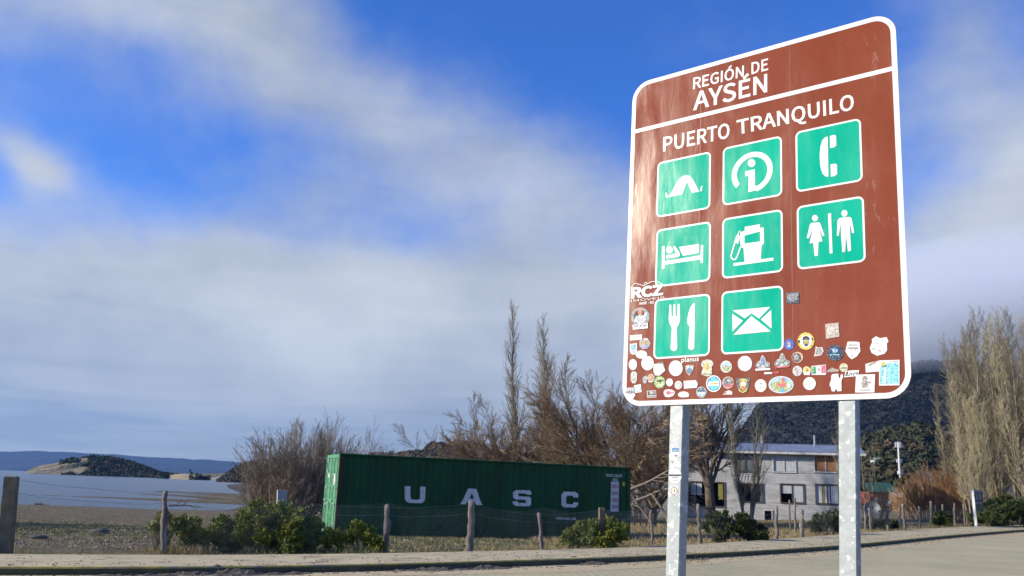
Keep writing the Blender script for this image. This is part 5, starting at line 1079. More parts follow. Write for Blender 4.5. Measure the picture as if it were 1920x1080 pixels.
# evergreen tree beyond the left edge
g_ = Grower(77); g_.limb((0, 0, -.1), (0, 0, 1), 8.0, .2, 0, [dict(n=8, wob=.01, trop=0, kids=40, kang=70, klen=.36, krad=.4, start=.15, taper=.8, tip=.1), dict(n=3, wob=.05, trop=.02, tip=.2)])
ET = tree_obj(g_, 'evergreen_tree', (-27.0, 27.5, gz(-27, 27.5)), 'evergreen tree beyond the left edge of the beach', 'tree', M_bark, M_bark, split=0)
r = np.random.default_rng(5); n = 40000; z = r.uniform(.8, 8, n); rad_ = (8.2-z)*.36*np.sqrt(r.random(n)); a = r.random(n)*6.28
P = np.stack([rad_*np.cos(a), rad_*np.sin(a), z], 1); d = r.normal(size=(n, 3)); d /= np.linalg.norm(d, axis=1)[:, None]; s2 = np.cross(d, r.normal(size=(n, 3))); s2 /= np.linalg.norm(s2, axis=1)[:, None]
V = np.stack([P, P+d*.1+s2*.04, P+d*.2, P+d*.1-s2*.04], 1).reshape(-1, 3); fastmesh('foliage', V, np.arange(n*4).reshape(-1, 4), M_leafd, ET, off=(0, 0, 0))
for k, (x, y, s_) in enumerate(((-31, 31, 1.1), (-29.5, 24.5, .9))): clone(ET, (x, y, gz(x, y)), k+1, s_, ('taller', 'shorter')[k]+' evergreen tree beyond the left edge of the beach')

# ================================================================== GRASS AND LITTER
M_gr = pmat('grass_blades', (.16, .165, .055), (.10, .115, .035), 2, .8, c3=(.36, .29, .15), s3=1.2, t3=(.5, .6))
M_gd = pmat('dry_grass', (.36, .28, .15), (.24, .18, .06), 2, .8, c3=(.14, .14, .05), s3=1.5, t3=(.58, .66))
def tufts(name, pts, h, n_per, mat, label, seed, lean=.35, w=.008):
    r = np.random.default_rng(seed); m = len(pts)*n_per; C = np.repeat(pts, n_per, 0)+np.c_[r.normal(0, .07, (m, 2)), np.zeros(m)]
    hh = h*r.uniform(.4, 1.3, m); d = np.c_[r.normal(0, lean, (m, 2)), np.ones(m)]; d /= np.linalg.norm(d, axis=1)[:, None]
    a = r.random(m)*6.28; s_ = np.c_[np.cos(a), np.sin(a), np.zeros(m)]*w
    V = np.stack([C-s_, C+s_, C+d*hh[:, None]], 1).reshape(-1, 3)
    o = fastmesh(name, V, np.arange(m*3).reshape(-1, 3), mat, off=(0, 0, 0)); tag(o, label, 'grass', kind='stuff'); return o
r = np.random.default_rng(8)
def verge_pts(n, w0, w1, x0=-16, x1=40, jit=0):
    k = (FAR[:, 0] > x0) & (FAR[:, 0] < x1); ids = np.where(k)[0][r.integers(0, k.sum(), n)]; w = r.uniform(w0, w1, n)
    P = FAR[ids]+FN[ids]*(BACKW[ids]+w)[:, None]+r.normal(0, .2, (n, 2)); return np.c_[P, base_h(P[:, 0], P[:, 1])]
tufts('verge_grass', verge_pts(5200, .05, 1.0), .07, 9, M_gr, 'short green grass along the back of the pavement', 1)
tufts('dry_grass', verge_pts(1700, .3, 2.0, x0=2), .20, 9, M_gd, 'dry brown grass behind the pavement in front of the house', 2)
P = np.c_[r.uniform(1, 30, 5200), r.uniform(0, 1, 5200)]; yb = np.interp(P[:, 0], FAR[:, 0], FAR[:, 1])+3.4; P[:, 1] = yb+P[:, 1]*26; P = np.c_[P, base_h(P[:, 0], P[:, 1])]
tufts('dry_grass', P, .16, 8, M_gd, 'rough dry grass before the grey house', 3, w=.012)
P = np.c_[r.uniform(-7, 5, 2600), r.uniform(22, 33, 2600)]; P = np.c_[P, base_h(P[:, 0], P[:, 1])]
tufts('meadow_grass', P, .09, 8, M_gr, 'thin grass between the fence and the container', 4, w=.01)
P = np.c_[r.uniform(-24, -5, 6000), r.normal(29, 4.0, 6000)]; P = np.c_[P, base_h(P[:, 0], P[:, 1])]
tufts('beach_grass', P, .055, 7, M_gr, 'short grass on the beach', 5, w=.012)
P = verge_pts(60, .2, 1.2, x0=-10.5, x1=-7.5); tufts('tall_dry_grass', P, .42, 7, M_gd, 'tall dry stalks beside the left square post', 6, lean=.22, w=.004)
for k, (bx_, by_, w_) in enumerate(((488, 1033, 1.5), (347, 1033, .5), (660, 1038, .8), (1122, 1030, .8), (1374, 1018, 1.2))):
    c_ = at0(bx_, by_); P = c_+np.c_[r.normal(0, w_*.55, 150), r.normal(-.05, .28, 150), np.zeros(150)]; tufts('bush_foot_grass', P, .17, 9, M_gd if k % 2 else M_gr, ('grass growing into the foot of the large green bush', 'dry grass at the foot of the small bush', 'grass under the thin bush before the container doors', 'dry grass under the bush at the right end of the container', 'grass under the dark bush between the sign posts')[k], 40+k, w=.006)
# stones of the beach
def stones(name, P, size, mat, label, seed):
    r = np.random.default_rng(seed); VV = []; TT = []; b = 0
    for p in P:
        V, T = BLOB[r.integers(5)]; s_ = size*r.uniform(.4, 1.5); VV.append(V*[s_, s_*r.uniform(.6, 1), s_*.5]+p); TT.append(T+b); b += len(V)
    o = fastmesh(name, np.concatenate(VV), np.concatenate(TT), mat, off=(0, 0, 0)); tag(o, label, 'stones', kind='stuff')
M_stone = pmat('beach_stones', (.20, .185, .16), (.09, .08, .07), 1.0, .9, c3=(.40, .38, .34), s3=1.7, t3=(.56, .64))
P = np.c_[r.uniform(-42, 2, 5200), 21+62*r.random(5200)**1.6]; P = P[(P[:, 1] > 20+.4*(P[:, 0] > -3)) & (np.abs(P[:, 0]) < P[:, 1]*.62)]; P = np.c_[P, base_h(P[:, 0], P[:, 1])]
P = P[P[:, 2] > WZ]
stones('beach_stones', P, .045, M_stone, 'stones scattered over the gravel beach', 3)
k_ = (FAR[:, 0] > -12) & (FAR[:, 0] < 34); ids = np.where(k_)[0]
q_ = ids[r.integers(0, len(ids), 2600)]; w_ = np.abs(r.normal(0, .28, 2600)); P = FAR[q_]-FN[q_]*w_[:, None]+r.normal(0, .1, (2600, 2)); stones('kerb_grit', np.c_[P, np.full(len(P), .006)], .022, M_grit, 'grit and small clods in the gutter along the far kerb', 11)
q_ = ids[r.integers(0, len(ids), 1500)]; w_ = r.uniform(.2, 2.3, 1500)*r.random(1500); P = FAR[q_]+FN[q_]*(.2+w_)[:, None]+np.stack([FN[q_, 1], -FN[q_, 0]], 1)*r.uniform(-.32, .32, (1500, 1)); stones('pavement_grit', np.c_[P, np.full(len(P), KZ+.003)], .016, M_grit, 'grit scattered over the pavement', 12)
# driftwood on the shore
def drift(px, py, L_, label, seed):
    p = G(px, py, WZ+.15); g_ = Grower(seed); g_.limb((0, 0, .15), (1, .1, .05), L_, .09, 0, [dict(n=6, wob=.08, trop=-.01, kids=7, kang=50, klen=.45, krad=.5, start=.2, taper=.3, tip=.3), dict(n=4, wob=.15, trop=.03, kids=3, kang=35, klen=.5, krad=.6, tip=.3), dict(n=3, wob=.1, trop=0, tip=.3, minr=.012)])
    root = thing('driftwood', p, label, 'driftwood'); V, Fq = prism(*[np.array(a) for a in g_.S[:4]], 4); fastmesh('branch', V, Fq, M_bark, root, off=(0, 0, 0))
drift(316, 951, 3.0, 'branched driftwood lying at the water edge right of the knotty post', 1)
drift(64, 948, 1.2, 'small snag sticking up at the water edge near the left post', 2)
drift(2, 947, 1.0, 'dark driftwood at the far left of the shore', 3)
for k, (x, y, s_, lb) in enumerate(((69, 1009, .16, 'dark stone lying on the beach near the square post'), (186, 997, .2, 'dark lump on the grass of the beach'))):
    p = at0(x, y); V, T = BLOB[k]; root = thing('boulder', p, lb, 'stone'); fastmesh('stone', V*[s_*1.6, s_, s_*.5]+[0, 0, s_*.2], T, pmat('dark_stone', (.04, .04, .045), (.1, .1, .1), 6, .9), root, True, off=(0, 0, 0))

# ================================================================== FENCE
M_log = pmat('weathered_log', (.21, .185, .155), (.10, .085, .07), 5, .95, .012, 25, c3=(.36, .33, .29), s3=7, t3=(.56, .68), stretch=(1, 1, .25))
M_cpost = pmat('lichen_concrete', (.19, .165, .10), (.12, .10, .065), 6, .95, .004, 40, c3=(.10, .09, .07), s3=10, t3=(.6, .7))
M_wire = pmat('galvanised_wire', (.32, .33, .33), (.18, .17, .16), 2, .5, metal=.6)
FENCE = thing('wire_fence', at0(725, 1037), 'chain-link fence on uneven wooden posts running along the back of the pavement', 'fence')
def fpost(bx, by, tx, ty, w, kind, label=None, D=None, parent=None, mat=None, seed=0):
    """post whose foot stands on the ground where seen; w = thickness in metres"""
    b = at0(bx, by) if D is None else onground(bx, by, D)
    t = AT(tx, ty, b[1]); b = b.copy(); b[2] -= .1; rr = random.Random(seed+int(bx)); mb = MB()
    if kind == 'square':
        a = np.array([1, .18, 0]); a /= np.linalg.norm(a); c = np.array([-a[1], a[0], 0]); c = c*w; a = a*w; ch = .14
        mb.hexa([b-a/2-c/2, b+a/2-c/2, b+a/2+c/2, b-a/2+c/2, t-a/2-c/2-[0, 0, .02], t+a/2-c/2-[0, 0, .02], t+a/2+c/2-[0, 0, .02], t-a/2+c/2-[0, 0, .02]], mat or M_cpost)
        a2, c2 = a*.8, c*.8; mb.hexa([t-a/2-c/2-[0, 0, .02], t+a/2-c/2-[0, 0, .02], t+a/2+c/2-[0, 0, .02], t-a/2+c/2-[0, 0, .02], t-a2/2-c2/2, t+a2/2-c2/2, t+a2/2+c2/2, t-a2/2+c2/2], mat or M_cpost)
    else:
        n = 9; P = [b+(t-b)*i/n+np.array([rr.gauss(0, w*.10), rr.gauss(0, w*.1), 0]) for i in range(n+1)]
        P[0], rads = b, [w/2*rr.uniform(.84, 1.12)*(1.08-.16*i/n) for i in range(n+1)]
        if kind == 'knot': rads[5] *= 1.25; rads[6] *= 1.3; rads[7] *= .8; P[6] = P[6]+np.array([.02, 0, 0])
        P.append(t+[0, 0, .012]); rads.append(w*.3)
        mb.tube(P, rads, mat or M_log, 9)
    o = mb.build('post', parent or FENCE, smooth=(kind != 'square'))
    if label: o['label'] = label
    return b, t
FP = []
FP.append(fpost(10, 1045, 22.5, 893, .215, 'square', 'thick square concrete post'))
FP.append(fpost(306, 1034, 310, 922, .125, 'knot', 'knotty grey log post'))
FP.append(fpost(725, 1037, 726, 948, .13, 'knot', 'knotty log post with pale patches'))
FP.append(fpost(881, 1037, 885, 941, .19, 'log', 'thick squared log post'))
FP.append(fpost(1018, 1034, 1011, 963, .11, 'log', 'thin leaning post'))
FP.append(fpost(1129, 1030, 1128, 952, .15, 'square', 'pale concrete post in the bush'))
FP.append(fpost(1224, 1022, 1220, 957, .10, 'log', 'thin whitish post'))
FP.append(fpost(1313, 1020, 1309.5, 946, .13, 'log', 'split grey post'))
FP.append(fpost(1457, 1013, 1455, 950, .15, 'log'))
FP.append(fpost(1503, 1012, 1504, 957, .16, 'knot', 'stumpy weathered post'))
FP.append(fpost(1634, 1000, 1629.5, 953, .13, 'log')); FP.append(fpost(1665, 998, 1663.5, 955, .15, 'log', 'weathered post with flaking bark'))
FP.append(fpost(1697, 995, 1692, 946, .15, 'log')); FP.append(fpost(1725, 991, 1723.5, 950, .15, 'log')); FP.append(fpost(1746.5, 987, 1746, 941, .20, 'log', 'thick tall post')); 
for (bx, by, tx, ty) in ((1790.7, 984, 1789, 944), (1810, 983.5, 1807, 946), (1814, 983, 1811, 956)): FP.append(fpost(bx, by, tx, ty, .17, 'log'))
# wires and chain-link fabric
links = []
for (b0_, t0_), (b1_, t1_) in zip(FP, FP[1:]):
    mb = MB()
    for k, h in enumerate((.97, .82)):
        p0, p1 = b0_+(t0_-b0_)*h, b1_+(t1_-b1_)*h; sag = .05+.03*k
        P = [p0+(p1-p0)*u-np.array([0, 0, sag*4*u*(1-u)*(1+.2*math.sin(9*u))]) for u in np.linspace(0, 1, 9)]; mb.tube(P, .003, M_wire, 4)
    mb.build('wire_strand', FENCE)
    d = b1_-b0_; Ln = np.hypot(d[0], d[1]); H = 1.05; z0 = .12
    pit = .085 if b0_[1] < 27 else .2; cnt = int(Ln/pit); S0, S1 = [], []
    def fab(s, z): u = min(max(s/Ln, 0), 1); base = b0_+d*u; return base+np.array([0, 0, .1+z0+z*(1-.05*math.sin(3.1*u))-.05*4*u*(1-u)])
    m = max(1, int(H/pit))
    for i in range(-m, cnt+1):
        for sg in (1, -1):
            a0, a1 = (i*pit, 0.0), (i*pit+H, H)
            if a0[0] < 0: a0 = (0, -i*pit)
            if a1[0] > Ln: a1 = (Ln, a1[1]-(a1[0]-Ln))
            if a1[1] <= a0[1] or a0[0] > Ln: continue
            f = (lambda q: fab(q[0], q[1])) if sg > 0 else (lambda q: fab(Ln-q[0], q[1]))
            mid = ((a0[0]+a1[0])/2, (a0[1]+a1[1])/2); off = rng.normal(0, .006, 3)
            A, M_, B = f(a0), f(mid)+off, f(a1); S0 += [A, M_]; S1 += [M_, B]
    if S0:
        rr_ = np.full(len(S0), .0016 if b0_[1] < 27 else .0025); V, Fq = prism(S0, S1, rr_, rr_, 3); o = fastmesh('chain_link', V, Fq, M_wire, FENCE); o['kind'] = 'stuff'
# second line of posts farther back
F2 = thing('post_row', onground(1490, 945, 46), 'row of old wooden posts in the rough grass before the house', 'fence')
for (bx, by, tx, ty, w, D) in ((1481, 968, 1480, 938, .09, 50), (1491, 978, 1490.5, 934, .11, 46), (1555, 985, 1554, 952, .15, 44), (1622.5, 985, 1622, 949, .13, 50), (1688, 982, 1686.5, 950, .13, 60), (1755, 980, 1754, 947, .16, 66), (1768.7, 976, 1768, 946, .18, 70)):
    fpost(bx, by, tx, ty, w, 'log', D=D, parent=F2)
# short concrete marker behind the bush
mk = onground(530, 975, 23.5); MK = thing('concrete_marker', mk, 'short pale concrete post standing behind the large green bush', 'post')
mb = MB(); t = AT(529, 919, mk[1]); a = np.array([.22, .07, 0]); c = np.array([-.07, .2, 0]); b = mk-[0, 0, .1]
mb.hexa([b-a/2-c/2, b+a/2-c/2, b+a/2+c/2, b-a/2+c/2, t-a/2-c/2, t+a/2-c/2, t+a/2+c/2, t-a/2+c/2], pmat('pale_concrete', (.42, .44, .42), (.30, .32, .30), 5, .9)); mb.build('shaft', MK)

# ================================================================== GREY HOUSE
TH_ = R(15.0); HD = 77.0; HA = AT(1463, 925, HD); HA[2] = 0
EX = np.array([math.cos(TH_), -math.sin(TH_), 0]); EN = np.array([-math.sin(TH_), -math.cos(TH_), 0]); EZ = np.array([0, 0, 1.0])
def hl(px, py):
    d = ray(px, py); P = CAM+d*(((HA-CAM)@EN)/(d@EN)); return (P-HA)@EX, P[2]
def hp(s, n, z): return HA+EX*s+EN*n+EZ*z
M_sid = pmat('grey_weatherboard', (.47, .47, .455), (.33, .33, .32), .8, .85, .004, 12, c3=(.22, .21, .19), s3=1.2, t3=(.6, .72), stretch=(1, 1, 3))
M_roof = pmat('corrugated_iron', (.30, .34, .40), (.22, .25, .30), .6, .45, metal=.5, c3=(.28, .2, .16), s3=.8, t3=(.66, .75))
M_trim = pmat('worn_white_trim', (.60, .60, .58), (.42, .42, .40), 3, .7)
M_brn = pmat('dark_wood_frame', (.07, .05, .04), (.12, .09, .07), 3, .8)
M_dk = pmat('dark_interior', (.010, .010, .012), None, rough=.9)
M_pane = pmat('window_glass', (.10, .12, .13), (.16, .18, .19), 2, .12, spec=.6)
M_cur = pmat('pale_curtain', (.52, .54, .54), (.38, .40, .41), 2, .9, stretch=(4, 4, .3))
M_oran = pmat('orange_board', (.36, .17, .075), (.26, .12, .055), 2, .85)
M_ylw = pmat('yellow_curtain', (.28, .26, .05), (.18, .16, .04), 3, .9, stretch=(4, 4, .3))
HOUSE = thing('weatherboard_house', hp(-2, 0, -.6), 'long two storey grey weatherboard house with a corrugated iron roof and worn windows', 'house')
sL = hl(1287, 900)[0]; sR = hl(1612, 900)[0]; zE = hl(1463, 849)[1]; zB = -.8
wins = [  # px box, frame material, kind
    ((1449, 852, 1492, 885), M_trim, 'curtain'), ((1526, 854, 1570, 885), M_trim, 'orange'), ((1376, 852, 1420, 884), M_brn, 'dark'), ((1294, 857, 1326, 881), M_trim, 'curtain'),
    ((1386, 907, 1431, 941), M_brn, 'broken'), ((1463, 908, 1508, 943), M_brn, 'half'), ((1529, 909, 1573, 945), M_brn, 'yellow'), ((1292, 904, 1359, 949), M_brn, 'large'), ((1432, 957, 1448, 976), M_trim, 'hole')]
wr_ = []
for (x0, y0, x1, y1), fm, kd in wins:
    a = hl(x0, (y0+y1)/2)[0]; b = hl(x1, (y0+y1)/2)[0]; z1 = hl((x0+x1)/2, y0)[1]; z0 = hl((x0+x1)/2, y1)[1]; wr_.append((a, b, z0, z1, fm, kd))
zr = np.unique(np.concatenate([np.arange(zB, zE, .19), [zE]]+[[w[2], w[3]] for w in wr_])); sr = np.unique(np.concatenate([np.arange(sL, sR, 2.5), [sR]]+[[w[0], w[1]] for w in wr_]))
mb = MB()
for z0, z1 in zip(zr, zr[1:]):
    if z1-z0 < .01: continue
    for a, b in zip(sr, sr[1:]):
        m_, c_ = (z0+z1)/2, (a+b)/2
        if any(w[0] < c_ < w[1] and w[2] < m_ < w[3] for w in wr_): continue
        mb.poly([hp(a, .03, z0), hp(b, .03, z0), hp(b, .008, z1), hp(a, .008, z1)], M_sid); mb.poly([hp(a, .008, z0), hp(b, .008, z0), hp(b, .03, z0), hp(a, .03, z0)][::-1], M_sid)
wall = mb.build('wall', HOUSE); wall['kind'] = 'stuff' if False else 'structure'
for s0, s1, nn0, nn1 in ((sL, sL, -8, 0), (sR, sR, -8, 0)):
    mb = MB(); P = [hp(s0, nn0, zB), hp(s0, nn1, zB), hp(s0, nn1, zE), hp(s0, nn0, zE)]; mb.poly(P if s0 == sR else P[::-1], M_sid); mb.build('side_wall', HOUSE)
mb = MB(); mb.poly([hp(sL, -8, zB), hp(sL, -8, zE), hp(sR, -8, zE), hp(sR, -8, zB)], M_sid); mb.build('back_wall', HOUSE)
# roof: gently pitched corrugated sheets, ridge behind
zr1 = zE+.95; cor = np.arange(sL-.5, sR+.5, .055)
V = []; nC = len(cor); ph = .018*np.cos(np.arange(nC)*math.pi/1.0*.5*2)
for (n_, z_) in ((.55, zE+.10), (-4.0, zr1), (-8.5, zE+.10)):
    for s_, h_ in zip(cor, ph): V.append(hp(s_, n_, z_+h_))
i = np.concatenate([np.arange(nC-1), np.arange(nC-1)+nC]); fastmesh('roof', np.array(V), np.stack([i, i+1, i+nC+1, i+nC], 1), M_roof, HOUSE)
mb = MB(); mb.box(hp(sL-.5, .50, zE-.12), EX*(sR-sL+1), EN*.04, EZ*.19, M_trim); mb.build('fascia', HOUSE)
mb = MB(); mb.box(hp(sL-.5, .01, zE-.05), EX*(sR-sL+1), EN*.48, EZ*.03, M_brn); mb.build('soffit', HOUSE)
for k, s_ in enumerate(np.linspace(sL, sR-3, 5)):
    pass
for px_, hgt, w_ in ((1532.5, .75, .10), (1430, .6, .13)):
    s_ = hl(px_, 840)[0]; mb = MB(); mb.tube([hp(s_, -3.0, zr1-.35), hp(s_, -3.0, zr1+hgt)], w_, M_roof, 10)
    if w_ > .11: mb.tube([hp(s_, -3.0, zr1+hgt+.05), hp(s_, -3, zr1+hgt+.14), hp(s_, -3, zr1+hgt+.2)], [.24, .16, .02], M_brn, 10)
    mb.build('flue_pipe', HOUSE)
for a, b, z0, z1, fm, kd in wr_:
    fr_ = MB(); t_ = .09
    mb = MB(); mb.box(hp(a-.03, .035, z0-.06), EX*(b-a+.06), EN*.06, EZ*t_, fm); w = mb.build('window', HOUSE)
    w['label'] = {'curtain': 'window with pale curtains', 'orange': 'window boarded in orange', 'dark': 'dark upper window', 'broken': 'broken dark window', 'half': 'window half open, dark at lower left', 'yellow': 'window with pale blinds and a yellow strip', 'large': 'large window with a yellow-green curtain', 'hole': 'small opening near the ground'}[kd]
    for o_, d1, d2 in ((hp(a-.03, .035, z1-.03), EX*(b-a+.06), EZ*t_), (hp(a-.03, .034, z0+.03), EX*t_, EZ*(z1-z0-.06)), (hp(b-.06, .034, z0+.03), EX*t_, EZ*(z1-z0-.06))):
        mb = MB(); mb.box(o_, d1, EN*.05, d2, fm); mb.build('frame', w)
    mb = MB(); mb.box(hp(a+.0, -.02, z0), EX*(b-a), -EN*.6, EZ*(z1-z0), M_dk); 
    me_ = mb; me_.f = [f for k_, f in enumerate(me_.f)]; 
    mb = MB(); q = [hp(a, -.6, z0), hp(b, -.6, z0), hp(b, -.6, z1), hp(a, -.6, z1)]; mb.poly(q, M_dk)
    for p_, r_ in ((hp(a, 0, z0), hp(a, -.6, z0)), ): pass
    mb.poly([hp(a, 0, z0), hp(a, -.6, z0), hp(a, -.6, z1), hp(a, 0, z1)], M_dk); mb.poly([hp(b, -.6, z0), hp(b, 0, z0), hp(b, 0, z1), hp(b, -.6, z1)], M_dk)
    mb.poly([hp(a, 0, z0), hp(b, 0, z0), hp(b, -.6, z0), hp(a, -.6, z0)], M_dk); mb.poly([hp(a, -.6, z1), hp(b, -.6, z1), hp(b, 0, z1), hp(a, 0, z1)], M_dk); mb.build('recess', w)
    def panel(u0, u1, v0, v1, m, nm, dep=-.03):
        mb = MB(); mb.box(hp(a+(b-a)*u0, dep, z0+(z1-z0)*v0), EX*(b-a)*(u1-u0), EN*.02, EZ*(z1-z0)*(v1-v0), m); mb.build(nm, w)
    if kd != 'hole':
        mb = MB(); mb.box(hp((a+b)/2-.03, -.01, z0+.03), EX*.06, EN*.05, EZ*(z1-z0-.06), fm); mb.build('mullion', w)
    if kd == 'curtain': panel(.04, .48, .04, .96, M_cur, 'curtain'); panel(.52, .96, .04, .96, M_cur, 'curtain')
    elif kd == 'orange': panel(.04, .48, .04, .96, M_oran, 'board'); panel(.52, .96, .04, .96, M_oran, 'board')
    elif kd == 'dark': panel(.04, .48, .04, .96, M_pane, 'pane'); panel(.52, .96, .04, .96, M_pane, 'pane')
    elif kd == 'broken': panel(.86, .96, .04, .96, M_pane, 'pane')
    elif kd == 'half': panel(.06, .48, .50, .94, M_cur, 'pane'); panel(.53, .95, .05, .95, M_cur, 'pane')
    elif kd == 'yellow': panel(.04, .28, .04, .96, M_cur, 'blind'); panel(.30, .38, .04, .96, M_ylw, 'curtain'); panel(.40, .62, .04, .96, M_cur, 'blind'); panel(.66, .96, .04, .96, M_cur, 'blind')
    elif kd == 'large': panel(.05, .20, .45, .95, M_cur, 'pane'); panel(.22, .36, .45, .95, M_cur, 'pane'); panel(.82, .95, .3, .95, M_ylw, 'curtain'); panel(.05, .2, .05, .4, M_pane, 'pane')
# low wing at the left
wL = hl(1170, 930)[0]; wR = sL-.05; wz = hl(1230, 899)[1]
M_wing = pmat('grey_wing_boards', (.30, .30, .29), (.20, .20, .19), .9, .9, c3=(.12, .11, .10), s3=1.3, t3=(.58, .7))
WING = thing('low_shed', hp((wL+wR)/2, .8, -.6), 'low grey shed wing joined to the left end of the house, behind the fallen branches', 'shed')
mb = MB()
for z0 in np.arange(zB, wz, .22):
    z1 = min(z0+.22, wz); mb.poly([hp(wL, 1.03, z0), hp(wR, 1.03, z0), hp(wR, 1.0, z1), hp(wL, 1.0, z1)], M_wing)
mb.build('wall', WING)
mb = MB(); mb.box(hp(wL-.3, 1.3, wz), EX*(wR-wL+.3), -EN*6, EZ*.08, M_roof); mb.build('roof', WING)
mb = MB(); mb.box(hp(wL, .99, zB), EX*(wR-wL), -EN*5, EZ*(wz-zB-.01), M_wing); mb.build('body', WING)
# stacked timber frame beside the container
LF = onground(1197, 955, 50); LFR = thing('timber_rack', LF, 'dark timber rack standing between the container and the willow', 'rack')
for i in range(4):
    mb = MB(); mb.box(LF+[-.55+i*.32, 0, 0], (.05, 0, 0), (0, .08, 0), (.02*(i-1.5), 0, 1.9), M_brn); mb.build('upright', LFR)
for i in range(6):
    mb = MB(); mb.box(LF+[-.65, -.04, .25+i*.29], (1.25, 0, .03*(i % 3-1)), (0, .03, 0), (0, 0, .06), M_brn); mb.build('rung', LFR)
# fallen limbs by the willow
g_ = Grower(404); 
for (a, b) in (((-1.0, 0, 1.9), (1, 0, .45)), ((-.6, .2, 1.4), (1, .1, .25)), ((.2, .1, 1.8), (.7, 0, -.7)), ((-.2, 0, 2.2), (1, 0, -.15)), ((.3, 0, .2), (-.6, 0, .8))):
    g_.limb(a, b, 3.2, .07, 0, [dict(n=7, wob=.10, trop=0, kids=6, kang=40, klen=.5, krad=.55, start=.3, taper=.3, tip=.25), dict(n=4, wob=.14, trop=.01, kids=4, kang=35, klen=.5, krad=.6, tip=.3), dict(n=3, wob=.12, trop=0, tip=.4, minr=.007)])
fb = onground(1215, 950, 47); root = thing('fallen_branches', fb, 'tangle of pale fallen willow limbs right of the container', 'branches'); V, Fq = prism(*[np.array(a) for a in g_.S[:4]], 4); fastmesh('limbs', V, Fq, pmat('bare_wood', (.34, .28, .20), (.22, .17, .12), 4, .9), root, off=(0, 0, 0))

# ================================================================== FAR RIGHT THINGS
# satellite dish
DP = AT(1636, 957, 49); DG = onground(1634, 975, 49); DISH = thing('satellite_dish', DG, 'round grey satellite dish on a pole behind the fence', 'satellite dish')
ax = np.array([-.35, -.85, .42]); ax /= np.linalg.norm(ax); u_ = np.cross(ax, [0, 0, 1]); u_ /= np.linalg.norm(u_); v_ = np.cross(u_, ax)
mb = MB(); rings = []; Rr = .40
M_dish = pmat('dish_grey', (.09, .10, .115), (.05, .06, .07), 5, .5, metal=.2)
for i in range(6):
    rr_ = Rr*i/5; rings.append([DP+u_*rr_*math.cos(t)+v_*rr_*math.sin(t)*1.12+ax*(.16*(i/5)**2) for t in np.linspace(0, 2*math.pi, 25)[:-1]])
for i in range(5):
    for j in range(24): mb.poly([rings[i][j], rings[i][(j+1) % 24], rings[i+1][(j+1) % 24], rings[i+1][j]], M_dish)
mb.build('reflector', DISH, smooth=True)
mb = MB(); mb.tube([DG-[0, 0, .1], np.array([DG[0], DG[1], DP[2]-.1]), DP-ax*.05], .025, M_bar, 8); mb.build('pole', DISH)
mb = MB(); mb.tube([DP-v_*.38+ax*.1, DP+ax*.42-v_*.05], .012, M_blk, 6); mb.build('feed_arm', DISH)
mb = MB(); mb.tube([DP+ax*.36-v_*.03, DP+ax*.50], [.05, .04], M_blk, 10); mb.build('receiver', DISH)
# green roofed house, red walls
GH = onground(1660, 925, 180); M_gr_roof = pmat('green_roof_sheet', (.03, .10, .065), (.025, .08, .055), .5, .6); M_rw = pmat('red_house_wall', (.20, .045, .035), (.15, .04, .03), .8, .9)
CABIN = thing('green_roofed_house', GH, 'small house with a green roof and red walls beside the right sign post', 'house')
sc_ = 180/1700.
def gp(px_, dy, z): p = AT(px_, 925, 180+dy); return np.array([p[0], 180+dy, z])
zt = AT(1665, 905, 180)[2]; ze = AT(1665, 923, 180)[2]; zg = GH[2]-.3
xa, xb = gp(1628, 0, 0)[0], gp(1685, 0, 0)[0]
mb = MB(); mb.box((xa+.3, 180, zg), (xb-xa-1.0, 0, 0), (0, 6, 0), (0, 0, ze-zg), M_rw); mb.build('wall', CABIN)
mb = MB(); mb.poly([(xa, 179.3, ze), (xb, 179.3, ze), (xb-.4, 183, zt), (xa, 183, zt)], M_gr_roof); mb.poly([(xb, 186.7, ze), (xa, 186.7, ze), (xa, 183, zt), (xb-.4, 183, zt)], M_gr_roof); mb.build('roof', CABIN)
mb = MB(); mb.poly([(xb-.7, 180, ze), (xb-.7, 186, ze), (xb-.7, 183, zt-.2)], M_rw); mb.build('gable', CABIN)
mb = MB(); mb.poly([(xb-2.6, 177.5, ze-.9), (xb+1.0, 177.5, ze-.75), (xb+.6, 179.6, ze+.1), (xb-2.0, 179.6, ze+.1)], pmat('porch_roof', (.30, .28, .27), None, rough=.8)); mb.build('porch_roof', CABIN)
for x_ in (xb-2.5, xb+.8):
    mb = MB(); mb.box((x_, 177.6, zg), (.14, 0, 0), (0, .14, 0), (0, 0, ze-.9-zg), M_trim); mb.build('porch_post', CABIN)
for x_ in (xa+1.2, xa+3.2):
    mb = MB(); mb.box((x_, 179.95, zg+1.0), (1.0, 0, 0), (0, .04, 0), (0, 0, .9), M_trim); w = mb.build('window', CABIN); mb = MB(); mb.box((x_+.08, 179.93, zg+1.08), (.84, 0, 0), (0, .02, 0), (0, 0, .74), M_pane); mb.build('pane', w)
